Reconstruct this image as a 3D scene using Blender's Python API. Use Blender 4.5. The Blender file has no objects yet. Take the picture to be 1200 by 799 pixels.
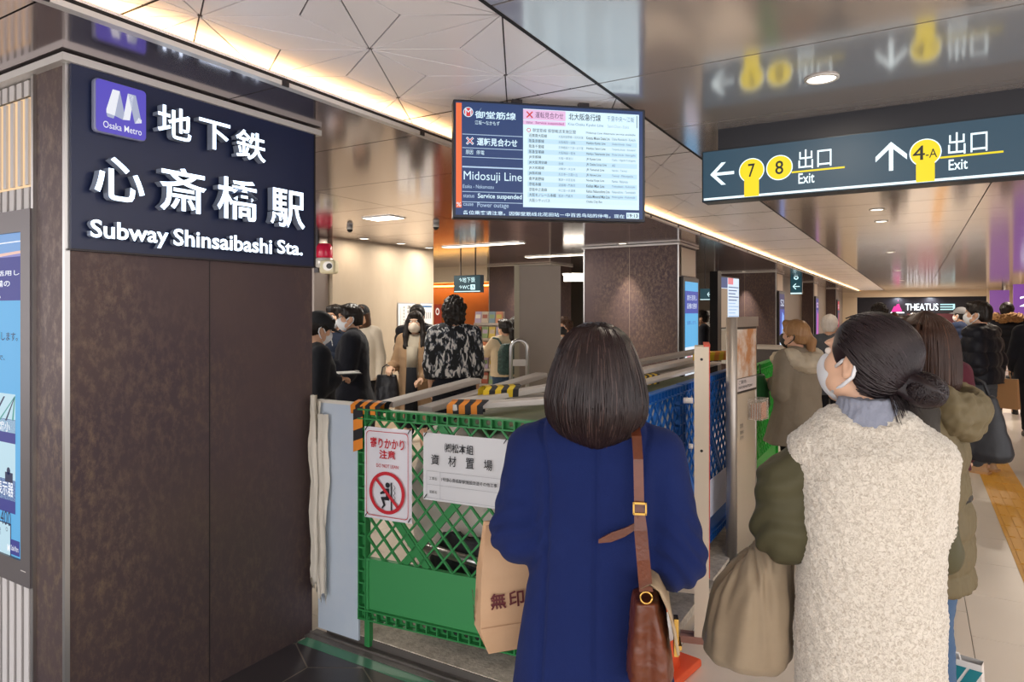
import bpy, math, random
import numpy as np
from mathutils import Matrix, Vector

S = bpy.context.scene
C = S.collection
PI = math.pi
R = math.radians

# ------------------------------------------------------------------ camera, world, exposure
FPX, VPX, HOR, EYE = 790.0, 1071.0, 365.0, 1.6
YAW = math.atan((VPX - 600) / FPX)
SN, CS = math.sin(YAW), math.cos(YAW)
cam_d = bpy.data.cameras.new('camera'); cam = bpy.data.objects.new('camera', cam_d); C.objects.link(cam)
cam.location = (0, 0, EYE); cam.rotation_euler = (PI / 2, 0, YAW)
cam_d.sensor_fit = 'HORIZONTAL'; cam_d.sensor_width = 36.0
cam_d.lens = 36.0 * FPX / 1200.0
cam_d.shift_y = -(399.5 - HOR) / 1200.0
cam_d.clip_start = 0.05; cam_d.clip_end = 200
S.camera = cam

S.view_settings.view_transform = 'Standard'
S.view_settings.look = 'None'
S.view_settings.gamma = 1.0
S.view_settings.use_curve_mapping = False
S.view_settings.exposure = -0.22
S.cycles.use_denoising = True
S.cycles.max_bounces = 8
S.cycles.diffuse_bounces = 4
S.cycles.glossy_bounces = 4
S.cycles.transparent_max_bounces = 12
S.cycles.caustics_reflective = False
S.cycles.caustics_refractive = False
S.cycles.sample_clamp_indirect = 6

WORLD_STRENGTH = 3.2
wd = bpy.data.worlds.new('station_ambient'); S.world = wd; wd.use_nodes = True
wd.node_tree.nodes['Background'].inputs[0].default_value = (.985, 0.955, 0.96, 1)
wd.node_tree.nodes['Background'].inputs[1].default_value = WORLD_STRENGTH

def lamp(name, loc, power, size, color=(1, .9, .78), rot=(0, 0, 0), size_y=None, spread=None, shape=None):
    l = bpy.data.lights.new(name, 'AREA'); l.energy = power; l.color = color
    l.shape = shape or ('RECTANGLE' if size_y else 'DISK'); l.size = size
    if size_y: l.size_y = size_y
    if spread: l.spread = spread
    o = bpy.data.objects.new(name, l); C.objects.link(o); o.location = loc; o.rotation_euler = rot
    return o

def ray(x, y):
    u = (x - 600) / FPX; v = (HOR - y) / FPX
    return (-SN + CS * u, CS + SN * u, v)
def at_d(x, y, d):
    r = ray(x, y); return Vector((r[0] * d, r[1] * d, EYE + r[2] * d))
def at_y(x, y, Y):
    r = ray(x, y); return at_d(x, y, Y / r[1])
def at_x(x, y, X):
    r = ray(x, y); return at_d(x, y, X / r[0])
def at_z(x, y, z):
    r = ray(x, y); return at_d(x, y, (z - EYE) / r[2])

# ------------------------------------------------------------------ materials
def lin(c):
    if isinstance(c, str):
        c = c.lstrip('#'); c = [int(c[i:i + 2], 16) for i in (0, 2, 4)]
    return tuple((v / 255 / 12.92 if v / 255 <= .04045 else ((v / 255 + .055) / 1.055) ** 2.4) for v in c)

_mats = {}
def M(name, col='#808080', rough=.5, metal=0., emit=0., bump=None, var=None, spec=.5, sheen=0., trans=0., alpha=1., coat=0., stretch=(1, 1, 1)):
    """bump=(scale,strength,distance) ; var=(scale,hex2,contrast)"""
    if name in _mats: return _mats[name]
    m = bpy.data.materials.new(name); m.use_nodes = True; nt = m.node_tree
    b = nt.nodes['Principled BSDF']; I = b.inputs
    c = lin(col) + (1,)
    I['Base Color'].default_value = c; I['Roughness'].default_value = rough; I['Metallic'].default_value = metal
    I['Specular IOR Level'].default_value = spec
    if sheen: I['Sheen Weight'].default_value = sheen; I['Sheen Roughness'].default_value = .6
    if trans: I['Transmission Weight'].default_value = trans; I['IOR'].default_value = 1.2
    if alpha < 1: I['Alpha'].default_value = alpha
    if coat: I['Coat Weight'].default_value = coat
    if emit: I['Emission Color'].default_value = c; I['Emission Strength'].default_value = emit
    if emit >= .3:      # lit screens and sign faces: dark glass that glows
        I['Base Color'].default_value = tuple(v * .06 for v in c[:3]) + (1,)
        if emit < 1.5: I['Emission Strength'].default_value = emit * 1.15
    if bump or var:
        tc = nt.nodes.new('ShaderNodeTexCoord'); mp = nt.nodes.new('ShaderNodeMapping')
        mp.inputs['Scale'].default_value = stretch
        nt.links.new(tc.outputs['Object'], mp.inputs[0])
    if bump:
        n = nt.nodes.new('ShaderNodeTexNoise'); n.inputs['Scale'].default_value = bump[0]; n.inputs['Detail'].default_value = 4
        nt.links.new(mp.outputs[0], n.inputs['Vector'])
        bp = nt.nodes.new('ShaderNodeBump'); bp.inputs['Strength'].default_value = bump[1]; bp.inputs['Distance'].default_value = bump[2] if len(bump) > 2 else .01
        nt.links.new(n.outputs['Fac'], bp.inputs['Height']); nt.links.new(bp.outputs[0], I['Normal'])
    if var:
        n = nt.nodes.new('ShaderNodeTexNoise'); n.inputs['Scale'].default_value = var[0]; n.inputs['Detail'].default_value = 6; n.inputs['Roughness'].default_value = .65
        nt.links.new(mp.outputs[0], n.inputs['Vector'])
        cr = nt.nodes.new('ShaderNodeValToRGB'); w = var[2] if len(var) > 2 else .2
        cr.color_ramp.elements[0].position = .5 - w; cr.color_ramp.elements[1].position = .5 + w
        cr.color_ramp.elements[0].color = c; cr.color_ramp.elements[1].color = lin(var[1]) + (1,)
        nt.links.new(n.outputs['Fac'], cr.inputs[0]); nt.links.new(cr.outputs[0], I['Base Color'])
    _mats[name] = m
    return m

# ------------------------------------------------------------------ mesh builder
_txt = {}
def text_geo(body, extrude=0., offset=0.):
    k = (body, extrude, offset)
    if k in _txt: return _txt[k]
    cu = bpy.data.curves.new('lettering', 'FONT'); cu.body = body; cu.extrude = extrude; cu.offset = offset; cu.resolution_u = 3
    o = bpy.data.objects.new('lettering', cu); C.objects.link(o)
    dg = bpy.context.evaluated_depsgraph_get(); dg.update()
    me = bpy.data.meshes.new_from_object(o.evaluated_get(dg))
    v = [tuple(p.co) for p in me.vertices]; f = [tuple(p.vertices) for p in me.polygons]
    bpy.data.objects.remove(o); bpy.data.curves.remove(cu); bpy.data.meshes.remove(me)
    _txt[k] = (v, f)
    return v, f

class MB:
    def __init__(s): s.v = []; s.f = []; s.m = []; s.sm = []
    def add(s, vs, fs, mi=0, T=None, smooth=False):
        n = len(s.v)
        if T is not None: vs = [T @ Vector(p) for p in vs]
        s.v += [tuple(p) for p in vs]
        for f in fs: s.f.append(tuple(i + n for i in f)); s.m.append(mi); s.sm.append(smooth)
        return s
    def box(s, c, d, mi=0, rz=0, T=None):
        x, y, z = d[0] / 2, d[1] / 2, d[2] / 2
        vs = [(a, b, e) for a in (-x, x) for b in (-y, y) for e in (-z, z)]
        t = Matrix.Translation(c) @ Matrix.Rotation(rz, 4, 'Z')
        if T is not None: t = T @ t
        return s.add(vs, [(0, 1, 3, 2), (4, 6, 7, 5), (0, 4, 5, 1), (2, 3, 7, 6), (0, 2, 6, 4), (1, 5, 7, 3)], mi, t)
    def b2(s, lo, hi, mi=0):
        return s.box([(a + b) / 2 for a, b in zip(lo, hi)], [abs(b - a) for a, b in zip(lo, hi)], mi)
    def rbox(s, c, d, r=.01, mi=0, T=None, n=3):
        """box with its vertical... profile in XZ rounded, extruded along Y, front/back edges chamfered"""
        x, z = d[0] / 2, d[2] / 2; y = d[1] / 2
        def ring(ins, yy):
            pts = []
            for (cx, cz, a0) in ((x - r, z - r, 0), (-x + r, z - r, PI / 2), (-x + r, -z + r, PI), (x - r, -z + r, 1.5 * PI)):
                for i in range(n + 1):
                    a = a0 + PI / 2 * i / n
                    pts.append((cx + (r - ins) * math.cos(a), yy, cz + (r - ins) * math.sin(a)))
            return pts
        e = min(r * .5, y * .5)
        rings = [ring(e, -y), ring(0, -y + e), ring(0, y - e), ring(e, y)]
        t = Matrix.Translation(c)
        if T is not None: t = T @ t
        return s.loft(rings, mi, T=t, cap=True, smooth=False)
    def loft(s, rings, mi=0, T=None, cap=True, closed=True, smooth=True):
        n = len(rings[0]); vs = [p for r in rings for p in r]; fs = []
        for i in range(len(rings) - 1):
            for j in range(n if closed else n - 1):
                k = (j + 1) % n
                fs.append((i * n + j, i * n + k, (i + 1) * n + k, (i + 1) * n + j))
        s.add(vs, fs, mi, T, smooth)
        if cap:
            b = len(s.v) - len(vs)
            s.f.append(tuple(b + j for j in range(n))[::-1]); s.m.append(mi); s.sm.append(False)
            s.f.append(tuple(b + (len(rings) - 1) * n + j for j in range(n))); s.m.append(mi); s.sm.append(False)
        return s
    def tube(s, pts, r, n=8, mi=0, cap=True, T=None, smooth=True, flat=None, up=None):
        """tube along points; r scalar or list; flat=(a,b) ellipse factors"""
        P = [Vector(p) for p in pts]; rr = r if isinstance(r, (list, tuple)) else [r] * len(P)
        rings = []; ref = Vector(up) if up else None
        for i, p in enumerate(P):
            t = (P[min(i + 1, len(P) - 1)] - P[max(i - 1, 0)]).normalized()
            if ref is None: ref = Vector((0, 0, 1)) if abs(t.z) < .9 else Vector((1, 0, 0))
            a = (ref - t * ref.dot(t))
            a = a.normalized() if a.length > 1e-6 else t.orthogonal().normalized()
            b = t.cross(a); ref = a
            fa, fb = flat or (1, 1)
            rings.append([p + (a * math.cos(2 * PI * k / n) * fa + b * math.sin(2 * PI * k / n) * fb) * rr[i] for k in range(n)])
        return s.loft(rings, mi, T, cap, smooth=smooth)
    def bar(s, a, b, w, h, mi=0, up=(0, 0, 1)):
        a, b = Vector(a), Vector(b); t = (b - a); L = t.length; t.normalize()
        u = Vector(up) - t * Vector(up).dot(t)
        if u.length < 1e-5: u = t.orthogonal()
        u.normalize(); sd = t.cross(u)
        vs = [p + sd * (i * w / 2) + u * (j * h / 2) for p in (a, b) for i in (-1, 1) for j in (-1, 1)]
        return s.add(vs, [(0, 1, 3, 2), (4, 6, 7, 5), (0, 4, 5, 1), (2, 3, 7, 6), (0, 2, 6, 4), (1, 5, 7, 3)], mi)
    def lathe(s, prof, n=20, mi=0, T=None, smooth=True):
        rings = [[(r * math.cos(2 * PI * k / n), r * math.sin(2 * PI * k / n), z) for k in range(n)] for r, z in prof]
        return s.loft(rings, mi, T, True, smooth=smooth)
    def prism(s, poly, y0, y1, mi=0, T=None):
        """polygon in XZ extruded along Y"""
        n = len(poly); vs = [(p[0], y0, p[1]) for p in poly] + [(p[0], y1, p[1]) for p in poly]
        fs = [tuple(range(n)), tuple(range(2 * n - 1, n - 1, -1))] + [(i, n + i, n + (i + 1) % n, (i + 1) % n) for i in range(n)]
        return s.add(vs, fs, mi, T)
    def quadp(s, x0, z0, x1, z1, y, mi=0):      # flat sheet facing -Y
        return s.add([(x0, y, z0), (x1, y, z0), (x1, y, z1), (x0, y, z1)], [(0, 1, 2, 3)], mi)
    def text(s, body, x0, z0, x1, z1, y, mi=0, extrude=0., offset=0., T=None, keep=False, side=None):
        """lettering fitted into the box x0..x1, z0..z1 on the plane y, front to -Y"""
        v, f = text_geo(body, 1.0 if extrude else 0., offset)
        if not v: return s
        xs = [p[0] for p in v]; zs = [p[1] for p in v]
        ax, bx, az, bz = min(xs), max(xs), min(zs), max(zs)
        kx = (x1 - x0) / max(bx - ax, 1e-6); kz = (z1 - z0) / max(bz - az, 1e-6)
        if keep: kx = kz = min(kx, kz)
        vs = [(x0 + (p[0] - ax) * kx, y - p[2] * extrude, z0 + (p[1] - az) * kz) for p in v]
        s.add(vs, f, mi, T)
        if side is not None and extrude:
            for i, q in enumerate(f):
                if not all(v[j][2] > .99 for j in q): s.m[len(s.f) - len(f) + i] = side
        return s
    def disc(s, cx, cz, r, y, mi=0, n=28, r2=0):
        if r2:
            vs = [(cx + q * math.cos(2 * PI * k / n), y, cz + q * math.sin(2 * PI * k / n)) for q in (r, r2) for k in range(n)]
            return s.add(vs, [(k, (k + 1) % n, n + (k + 1) % n, n + k) for k in range(n)], mi)
        return s.add([(cx + r * math.cos(2 * PI * k / n), y, cz + r * math.sin(2 * PI * k / n)) for k in range(n)], [tuple(range(n))], mi)
    def poly(s, pts, y, mi=0):
        return s.add([(p[0], y, p[1]) for p in pts], [tuple(range(len(pts)))], mi)
    def build(s, name, mats, parent=None, auto=None):
        me = bpy.data.meshes.new(name); me.from_pydata(s.v, [], s.f)
        if not isinstance(mats, (list, tuple)): mats = [mats]
        for m in mats: me.materials.append(m)
        me.polygons.foreach_set('material_index', s.m); me.polygons.foreach_set('use_smooth', s.sm)
        me.update()
        o = bpy.data.objects.new(name, me); C.objects.link(o)
        if parent is not None: o.parent = parent
        return o

def np_mesh(name, v, q, mat, parent=None, smooth=True):
    me = bpy.data.meshes.new(name)
    v = np.asarray(v, 'f4'); q = np.asarray(q, 'i4')
    me.vertices.add(len(v)); me.vertices.foreach_set('co', v.ravel())
    k = q.shape[1]
    me.loops.add(q.size); me.loops.foreach_set('vertex_index', q.ravel())
    me.polygons.add(len(q)); me.polygons.foreach_set('loop_start', np.arange(0, q.size, k, dtype='i4'))
    me.polygons.foreach_set('loop_total', np.full(len(q), k, 'i4'))
    me.polygons.foreach_set('use_smooth', np.full(len(q), smooth))
    me.update(calc_edges=True); me.validate()
    for m in (mat if isinstance(mat, (list, tuple)) else [mat]): me.materials.append(m)
    o = bpy.data.objects.new(name, me); C.objects.link(o)
    if parent is not None: o.parent = parent
    return o

def tag(o, label, cat, group=None, kind=None):
    o['label'] = label; o['category'] = cat
    if group: o['group'] = group
    if kind: o['kind'] = kind
    return o
def thing(name, label, cat, loc=(0, 0, 0), rotz=0., group=None):
    o = bpy.data.objects.new(name, None); C.objects.link(o); o.empty_display_size = .1
    o.location = loc; o.rotation_euler = (0, 0, rotz)
    return tag(o, label, cat, group)
def structure(o):
    o['kind'] = 'structure'; return o
def dup(root, loc, rotz=None, label=None):
    r = root.copy(); C.objects.link(r); r.location = loc
    if rotz is not None: r.rotation_euler = (0, 0, rotz)
    if label: r['label'] = label
    for ch in list(root.children):
        c = ch.copy(); C.objects.link(c); c.parent = r
        for g in list(ch.children):
            d = g.copy(); C.objects.link(d); d.parent = c
    return r

# ------------------------------------------------------------------ smooth-blended solids (distance field -> surface net)
class Sdf:
    def __init__(s, lo, hi, h):
        s.h = h; s.lo = np.array(lo, 'f4'); s.n = np.ceil((np.array(hi) - np.array(lo)) / h).astype(int) + 1
        s.ax = [(s.lo[i] + h * np.arange(s.n[i])).astype('f4') for i in range(3)]
        s.D = np.full(tuple(s.n), .3, 'f4')
    def g(s, lo, hi, pad):
        sl = []
        for i in range(3):
            a = max(0, int((lo[i] - pad - s.lo[i]) / s.h)); b = min(int(s.n[i]), int((hi[i] + pad - s.lo[i]) / s.h) + 2)
            if b <= a: return None
            sl.append(slice(a, b))
        X = s.ax[0][sl[0]][:, None, None]; Y = s.ax[1][sl[1]][None, :, None]; Z = s.ax[2][sl[2]][None, None, :]
        return tuple(sl), X, Y, Z
    def put(s, sl, d, k, op):
        cur = s.D[sl]
        if op == 'add':
            r = np.minimum(cur, d)
            if k > 0: hh = np.maximum(k - np.abs(cur - d), 0) / k; r = r - hh * hh * k * .25
        else:
            r = np.maximum(cur, -d)
            if k > 0: hh = np.maximum(k - np.abs(cur + d), 0) / k; r = r + hh * hh * k * .25
        s.D[sl] = r
    def cone(s, a, b, ra, rb=None, k=.02, op='add'):
        rb = ra if rb is None else rb
        a = np.array(a, 'f4'); b = np.array(b, 'f4'); m = max(ra, rb)
        G = s.g(np.minimum(a, b) - m, np.maximum(a, b) + m, max(k, 3 * s.h) + .004)
        if G is None: return s
        sl, X, Y, Z = G; ba = b - a; L = float(ba @ ba) + 1e-9
        px, py, pz = X - a[0], Y - a[1], Z - a[2]
        t = np.clip((px * ba[0] + py * ba[1] + pz * ba[2]) / L, 0, 1)
        d = np.sqrt((px - t * ba[0]) ** 2 + (py - t * ba[1]) ** 2 + (pz - t * ba[2]) ** 2) - (ra + (rb - ra) * t)
        s.put(sl, d, k, op); return s
    def path(s, pts, rs, k=.02):
        for i in range(len(pts) - 1): s.cone(pts[i], pts[i + 1], rs[i], rs[i + 1], k)
        return s
    def ell(s, c, r, k=.02, op='add', rot=None):
        c = np.array(c, 'f4'); m = max(r)
        e = np.array(r) if rot is None else np.array([m] * 3)
        G = s.g(c - e, c + e, max(k, 3 * s.h) + .004)
        if G is None: return s
        sl, X, Y, Z = G; x, y, z = X - c[0], Y - c[1], Z - c[2]
        if rot is not None:
            q = np.array(rot.to_3x3().transposed(), 'f4')
            x, y, z = q[0, 0] * x + q[0, 1] * y + q[0, 2] * z, q[1, 0] * x + q[1, 1] * y + q[1, 2] * z, q[2, 0] * x + q[2, 1] * y + q[2, 2] * z
        k0 = np.sqrt((x / r[0]) ** 2 + (y / r[1]) ** 2 + (z / r[2]) ** 2)
        k1 = np.sqrt((x / r[0] ** 2) ** 2 + (y / r[1] ** 2) ** 2 + (z / r[2] ** 2) ** 2) + 1e-6
        s.put(sl, k0 * (k0 - 1) / k1, k, op); return s
    def loft(s, rows, k=.02, op='add', p=2.2, fold=None):
        """rows (z, rx, ry, cx, cy) ascending or descending; fold=(n,amp0,amp1,phase) ripples growing towards the bottom"""
        rows = sorted(rows); z = np.array([r[0] for r in rows]); A = np.array([(list(r[1:]) + [0, 0])[:4] for r in rows])
        lo = (min(A[:, 2] - A[:, 0]), min(A[:, 3] - A[:, 1]), z[0]); hi = (max(A[:, 2] + A[:, 0]), max(A[:, 3] + A[:, 1]), z[-1])
        G = s.g(lo, hi, max(k, 3 * s.h) + .004)
        if G is None: return s
        sl, X, Y, Z = G; zz = Z.ravel()
        rx, ry, cx, cy = [np.interp(zz, z, A[:, i])[None, None, :].astype('f4') for i in range(4)]
        ux, uy = (X - cx) / rx, (Y - cy) / ry
        rad = (np.abs(ux) ** p + np.abs(uy) ** p) ** (1 / p)
        if fold:
            th = np.arctan2(uy, ux); t = np.clip((z[-1] - zz) / (z[-1] - z[0]), 0, 1)[None, None, :]
            rad = rad / (1 + (fold[1] + (fold[2] - fold[1]) * t) * (np.sin(fold[0] * th + fold[3]) + .5 * np.sin(fold[0] * 1.7 * th + 2 * fold[3] + 3 * t)))
        d = (rad - 1) * np.minimum(rx, ry)
        d = np.maximum(d, np.abs(Z - (z[0] + z[-1]) / 2) - (z[-1] - z[0]) / 2)
        s.put(sl, d.astype('f4'), k, op); return s
    def cut(s, fn):            # keep where fn(X,Y,Z) <= 0
        X = s.ax[0][:, None, None]; Y = s.ax[1][None, :, None]; Z = s.ax[2][None, None, :]
        s.D = np.maximum(s.D, fn(X, Y, Z).astype('f4')); return s
    def mesh(s, smooth=1):
        D = s.D
        for i in range(3):
            ix = [slice(None)] * 3
            for e in (0, -1): ix[i] = e; D[tuple(ix)] = np.maximum(D[tuple(ix)], .01)
        B = D < 0; n = np.array(D.shape) - 1
        cnt = np.zeros(n, 'i1')
        for a in (0, 1):
            for b in (0, 1):
                for c in (0, 1): cnt += B[a:a + n[0], b:b + n[1], c:c + n[2]]
        mk = (cnt > 0) & (cnt < 8); I = np.argwhere(mk)
        idx = np.full(n, -1, 'i4'); idx[mk] = np.arange(len(I))
        acc = np.zeros((len(I), 3)); w = np.zeros(len(I))
        cor = [np.array((a, b, c)) for a in (0, 1) for b in (0, 1) for c in (0, 1)]
        val = [D[I[:, 0] + c[0], I[:, 1] + c[1], I[:, 2] + c[2]] for c in cor]
        for i in range(8):
            for j in range(i + 1, 8):
                if np.abs(cor[i] - cor[j]).sum() != 1: continue
                x = (val[i] < 0) != (val[j] < 0); t = np.where(x, val[i] / np.where(x, val[i] - val[j], 1), 0)
                acc += x[:, None] * (cor[i] + (cor[j] - cor[i]) * t[:, None]); w += x
        v = s.lo + s.h * (I + acc / w[:, None])
        Q = []
        for ax in range(3):
            o1, o2 = [(1, 2), (2, 0), (0, 1)][ax]
            sl0 = [slice(None)] * 3; sl1 = [slice(None)] * 3; sl0[ax] = slice(0, -1); sl1[ax] = slice(1, None)
            x = B[tuple(sl0)] != B[tuple(sl1)]; E = np.argwhere(x)
            E = E[(E[:, o1] > 0) & (E[:, o2] > 0) & (E[:, o1] < D.shape[o1] - 1) & (E[:, o2] < D.shape[o2] - 1)]
            ins = B[E[:, 0], E[:, 1], E[:, 2]]
            def cell(a, b):
                e = E.copy(); e[:, o1] -= a; e[:, o2] -= b; return idx[e[:, 0], e[:, 1], e[:, 2]]
            q = np.stack([cell(1, 1), cell(0, 1), cell(0, 0), cell(1, 0)], 1)
            q[~ins] = q[~ins][:, ::-1]; Q.append(q)
        q = np.concatenate(Q); q = q[(q >= 0).all(1)]
        for _ in range(smooth): v = relax(v, q)
        return v, q
def relax(v, q, f=.5):
    acc = np.zeros_like(v); w = np.zeros(len(v))
    for a in range(4):
        for b in (1, 3):
            np.add.at(acc, q[:, a], v[q[:, (a + b) % 4]]); np.add.at(w, q[:, a], 1)
    return v + (acc / np.maximum(w, 1)[:, None] - v) * f
def vnormals(v, q):
    n = np.cross(v[q[:, 2]] - v[q[:, 0]], v[q[:, 3]] - v[q[:, 1]]); r = np.zeros_like(v)
    for a in range(4): np.add.at(r, q[:, a], n)
    return r / (np.linalg.norm(r, axis=1, keepdims=True) + 1e-9)
def wav(v, sc, seed=0, oct=3):
    """cheap smooth noise in -1..1"""
    rng = np.random.RandomState(seed); out = np.zeros(len(v)); a = 1.; tot = 0
    for o in range(oct):
        for _ in range(4):
            d = rng.randn(3); d /= np.linalg.norm(d)
            out += a * np.sin((v * sc) @ d * 6.283 * (.7 + .6 * rng.rand()) + rng.rand() * 6.283 + 1.3 * np.sin((v * sc) @ rng.randn(3) * 2)) / 4
        tot += a * .5; a *= .5; sc = np.asarray(sc) * 2.1
    return out / tot
# ------------------------------------------------------------------ lights the station has
WARM = (1, .86, .70)
ZC, ZS = 2.60, 2.51           # main ceiling, soffit
DOWN = [(-.34, 3.16), (-.31, 7.5), (-.31, 8.5), (-.34, 13.0), (-.34, 19.), (-.34, 25.), (1.6, .6), (1.6, 3.2), (1.6, 5.8), (1.6, 9.5), (1.6, 13.5), (1.6, 18.), (1.6, 24.), (.7, .35), (-.34, 31.), (1.6, 30.)]
for (x, y) in DOWN:
    lamp('downlight_beam', (x, y, ZC - .012), 7 if y < 12 else 60, .12, WARM)
for (x, y) in [(-5.88, 6.27), (-5.88, 6.97), (-5.93, 7.64)]:
    lamp('wall_washer_beam', (x, y, ZS - .012), 4.5, .16, WARM)
for (x, y, w) in [(-3.34, 8.5, 12), (-3.3, 15.77, 14), (-3.3, 22.1, 9), (-3.3, 28.7, 9), (-6.55, 11.0, 7), (-1.9, 8.55, 5), (-1.9, 15.8, 6)]:
    lamp('pillar_washer_beam', (x, y, ZS - .012), w, .06, WARM, spread=R(50))
STRIPS = [(-5.05, 7.68, 1.24, .16), (-4.42, 4.98, .34, .2), (-4.9, 9.8, 1.3, .14), (-6.6, 4.2, 1.2, .16), (-5.0, 2.2, 1.2, .16), (-7.8, 9.0, 1.2, .16)]
for (x, y, l, w) in STRIPS:
    lamp('strip_beam', (x, y, ZS - .014), 38 * max(l, .7), l, (1, .93, .82), size_y=w)

# ------------------------------------------------------------------ materials of the place
m_metal = M('ceiling_metal', '#d3ccc9', rough=.13, metal=.62)
m_soffit = M('soffit_metal', '#b9afb2', rough=.12, metal=.86)
m_gap = M('joint_dark', '#17161a', rough=.8)
m_white = M('ceiling_white', '#f9f6fa', rough=.34)
m_trim = M('trim_metal', '#dcd8d4', rough=.35, metal=.25)
m_darktrim = M('dark_trim', '#3a3638', rough=.4, metal=.6)
m_led = M('cove_led', '#ffc685', emit=15.)
m_lamp = M('lamp_diffuser', '#fff4e2', emit=6.)
m_steel = M('steel', '#b9b7b4', rough=.28, metal=1)
m_black = M('black_plastic', '#141416', rough=.4)
m_beige = M('beige_wall', '#d9c8b0', rough=.6)

def brown_metal():
    m = bpy.data.materials.new('stained_brown_metal'); m.use_nodes = True; nt = m.node_tree; b = nt.nodes['Principled BSDF']
    b.inputs['Metallic'].default_value = .45; b.inputs['Roughness'].default_value = .5
    tc = nt.nodes.new('ShaderNodeTexCoord')
    def noise(sc, det, rg, st=(1, 1, 1)):
        mp = nt.nodes.new('ShaderNodeMapping'); mp.inputs['Scale'].default_value = st; nt.links.new(tc.outputs['Object'], mp.inputs[0])
        n = nt.nodes.new('ShaderNodeTexNoise'); n.inputs['Scale'].default_value = sc; n.inputs['Detail'].default_value = det; n.inputs['Roughness'].default_value = rg
        nt.links.new(mp.outputs[0], n.inputs['Vector']); return n.outputs['Fac']
    def ramp(f, p0, p1, c0, c1):
        r = nt.nodes.new('ShaderNodeValToRGB'); e = r.color_ramp.elements; e[0].position = p0; e[1].position = p1; e[0].color = c0; e[1].color = c1
        nt.links.new(f, r.inputs[0]); return r.outputs[0]
    base = ramp(noise(2.2, 3, .5), .3, .7, lin('#4d3f44') + (1,), lin('#594947') + (1,))
    patch = ramp(noise(1.1, 3, .55, (1, 1, .6)), .44, .68, (0, 0, 0, 1), (1, 1, 1, 1))
    speck = ramp(noise(30, 7, .75, (1, 1, .6)), .46, .74, (0, 0, 0, 1), (1, 1, 1, 1))
    mu = nt.nodes.new('ShaderNodeMath'); mu.operation = 'MULTIPLY'; nt.links.new(patch, mu.inputs[0]); nt.links.new(speck, mu.inputs[1])
    mx = nt.nodes.new('ShaderNodeMix'); mx.data_type = 'RGBA'
    nt.links.new(mu.outputs[0], mx.inputs[0]); nt.links.new(base, mx.inputs[6]); mx.inputs[7].default_value = lin('#86705a') + (1,)
    nt.links.new(mx.outputs[2], b.inputs['Base Color'])
    rr = ramp(speck, 0, 1, (.5, .5, .5, 1), (.3, .3, .3, 1)); nt.links.new(rr, b.inputs['Roughness'])
    return m
m_brown = brown_metal()

# ------------------------------------------------------------------ floor
def tile_floor():
    m = bpy.data.materials.new('cream_floor_tile'); m.use_nodes = True; nt = m.node_tree; b = nt.nodes['Principled BSDF']
    tc = nt.nodes.new('ShaderNodeTexCoord'); n = nt.nodes.new('ShaderNodeTexNoise'); n.inputs['Scale'].default_value = 1.7; n.inputs['Detail'].default_value = 3
    nt.links.new(tc.outputs['Object'], n.inputs['Vector'])
    r = nt.nodes.new('ShaderNodeValToRGB'); r.color_ramp.elements[0].color = lin('#dccfbf') + (1,); r.color_ramp.elements[1].color = lin('#e8ddcf') + (1,)
    nt.links.new(n.outputs['Fac'], r.inputs[0]); nt.links.new(r.outputs[0], b.inputs['Base Color']); b.inputs['Roughness'].default_value = .33
    return m
fl = MB()
g = .004; xs = [-13.2 + .6 * i + .243 + .357 - .6 + .0 for i in range(30)]
xs = [.243 + .6 * k for k in range(-24, 8)]
for i, x in enumerate(xs[:-1]):
    off = .3 if i % 2 else 0
    for j in range(-6, 66):
        y0 = 4.02 + off - 7.2 + .6 * j; y1 = y0 + .6
        x0, x1 = x, xs[i + 1]
        if y0 > 36.5: continue
        if x1 < -1.3 and y1 < 2.2: continue
        fl.b2((x0 + g / 2, y0 + g / 2, -.03), (x1 - g / 2, y1 - g / 2, 0))
fl.b2((-14.5, -5, -.06), (5, 38, -.004), 1)
structure(fl.build('floor', [tile_floor(), M('grout', '#8d8377', rough=.9)]))
hx = MB(); sd = .25; hw = sd * math.sqrt(3) / 2
for i in range(-3, 12):
    for j in range(-12, 4):
        cx = -2.337 + hw + 2 * hw * i * 1. - 2 * hw * 4 + (hw if j % 2 else 0); cy = 2.127 - sd / 2 + 1.5 * sd * j
        if -4.6 < cx < -1.35 and cy < 2.5:
            pts = [(cx + (sd - .004) * math.sin(PI / 3 * k), cy + (sd - .004) * math.cos(PI / 3 * k)) for k in range(6)]
            # keep each tile on the near side of the green tape line and left of the cream floor
            def clip(P, ax, lim, keep_less):
                out = []
                for a in range(len(P)):
                    p, q = P[a], P[(a + 1) % len(P)]; ip = (p[ax] <= lim) == keep_less; iq = (q[ax] <= lim) == keep_less
                    if ip: out.append(p)
                    if ip != iq:
                        t = (lim - p[ax]) / (q[ax] - p[ax]); out.append((p[0] + t * (q[0] - p[0]), p[1] + t * (q[1] - p[1])))
                return out
            pts = clip(clip(pts, 1, 2.27, True), 0, -1.3, True)
            if len(pts) > 2: hx.add([(p[0], p[1], .004) for p in pts], [tuple(range(len(pts)))[::-1]])
hx.b2((-4.6, -4, -.002), (-1.3, 2.29, .001), 1)
structure(hx.build('floor', [M('dark_hex_tile', '#3b3739', rough=.32, var=(3, '#453f42')), M('hex_grout', '#9b9186', rough=.9)]))
# tactile strip
ts = MB()
for k in range(-4, 100):
    y0 = .3 * k + 2.0
    if y0 > 32: break
    ts.b2((.557, y0 + .002, -.002), (.853, y0 + .298, .003))
    for q in range(4): ts.b2((.582 + .066 * q, y0 + .018, .003), (.617 + .066 * q, y0 + .282, .007))
structure(ts.build('trim_1', M('tactile_yellow', '#e0a53c', rough=.5)))

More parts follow.
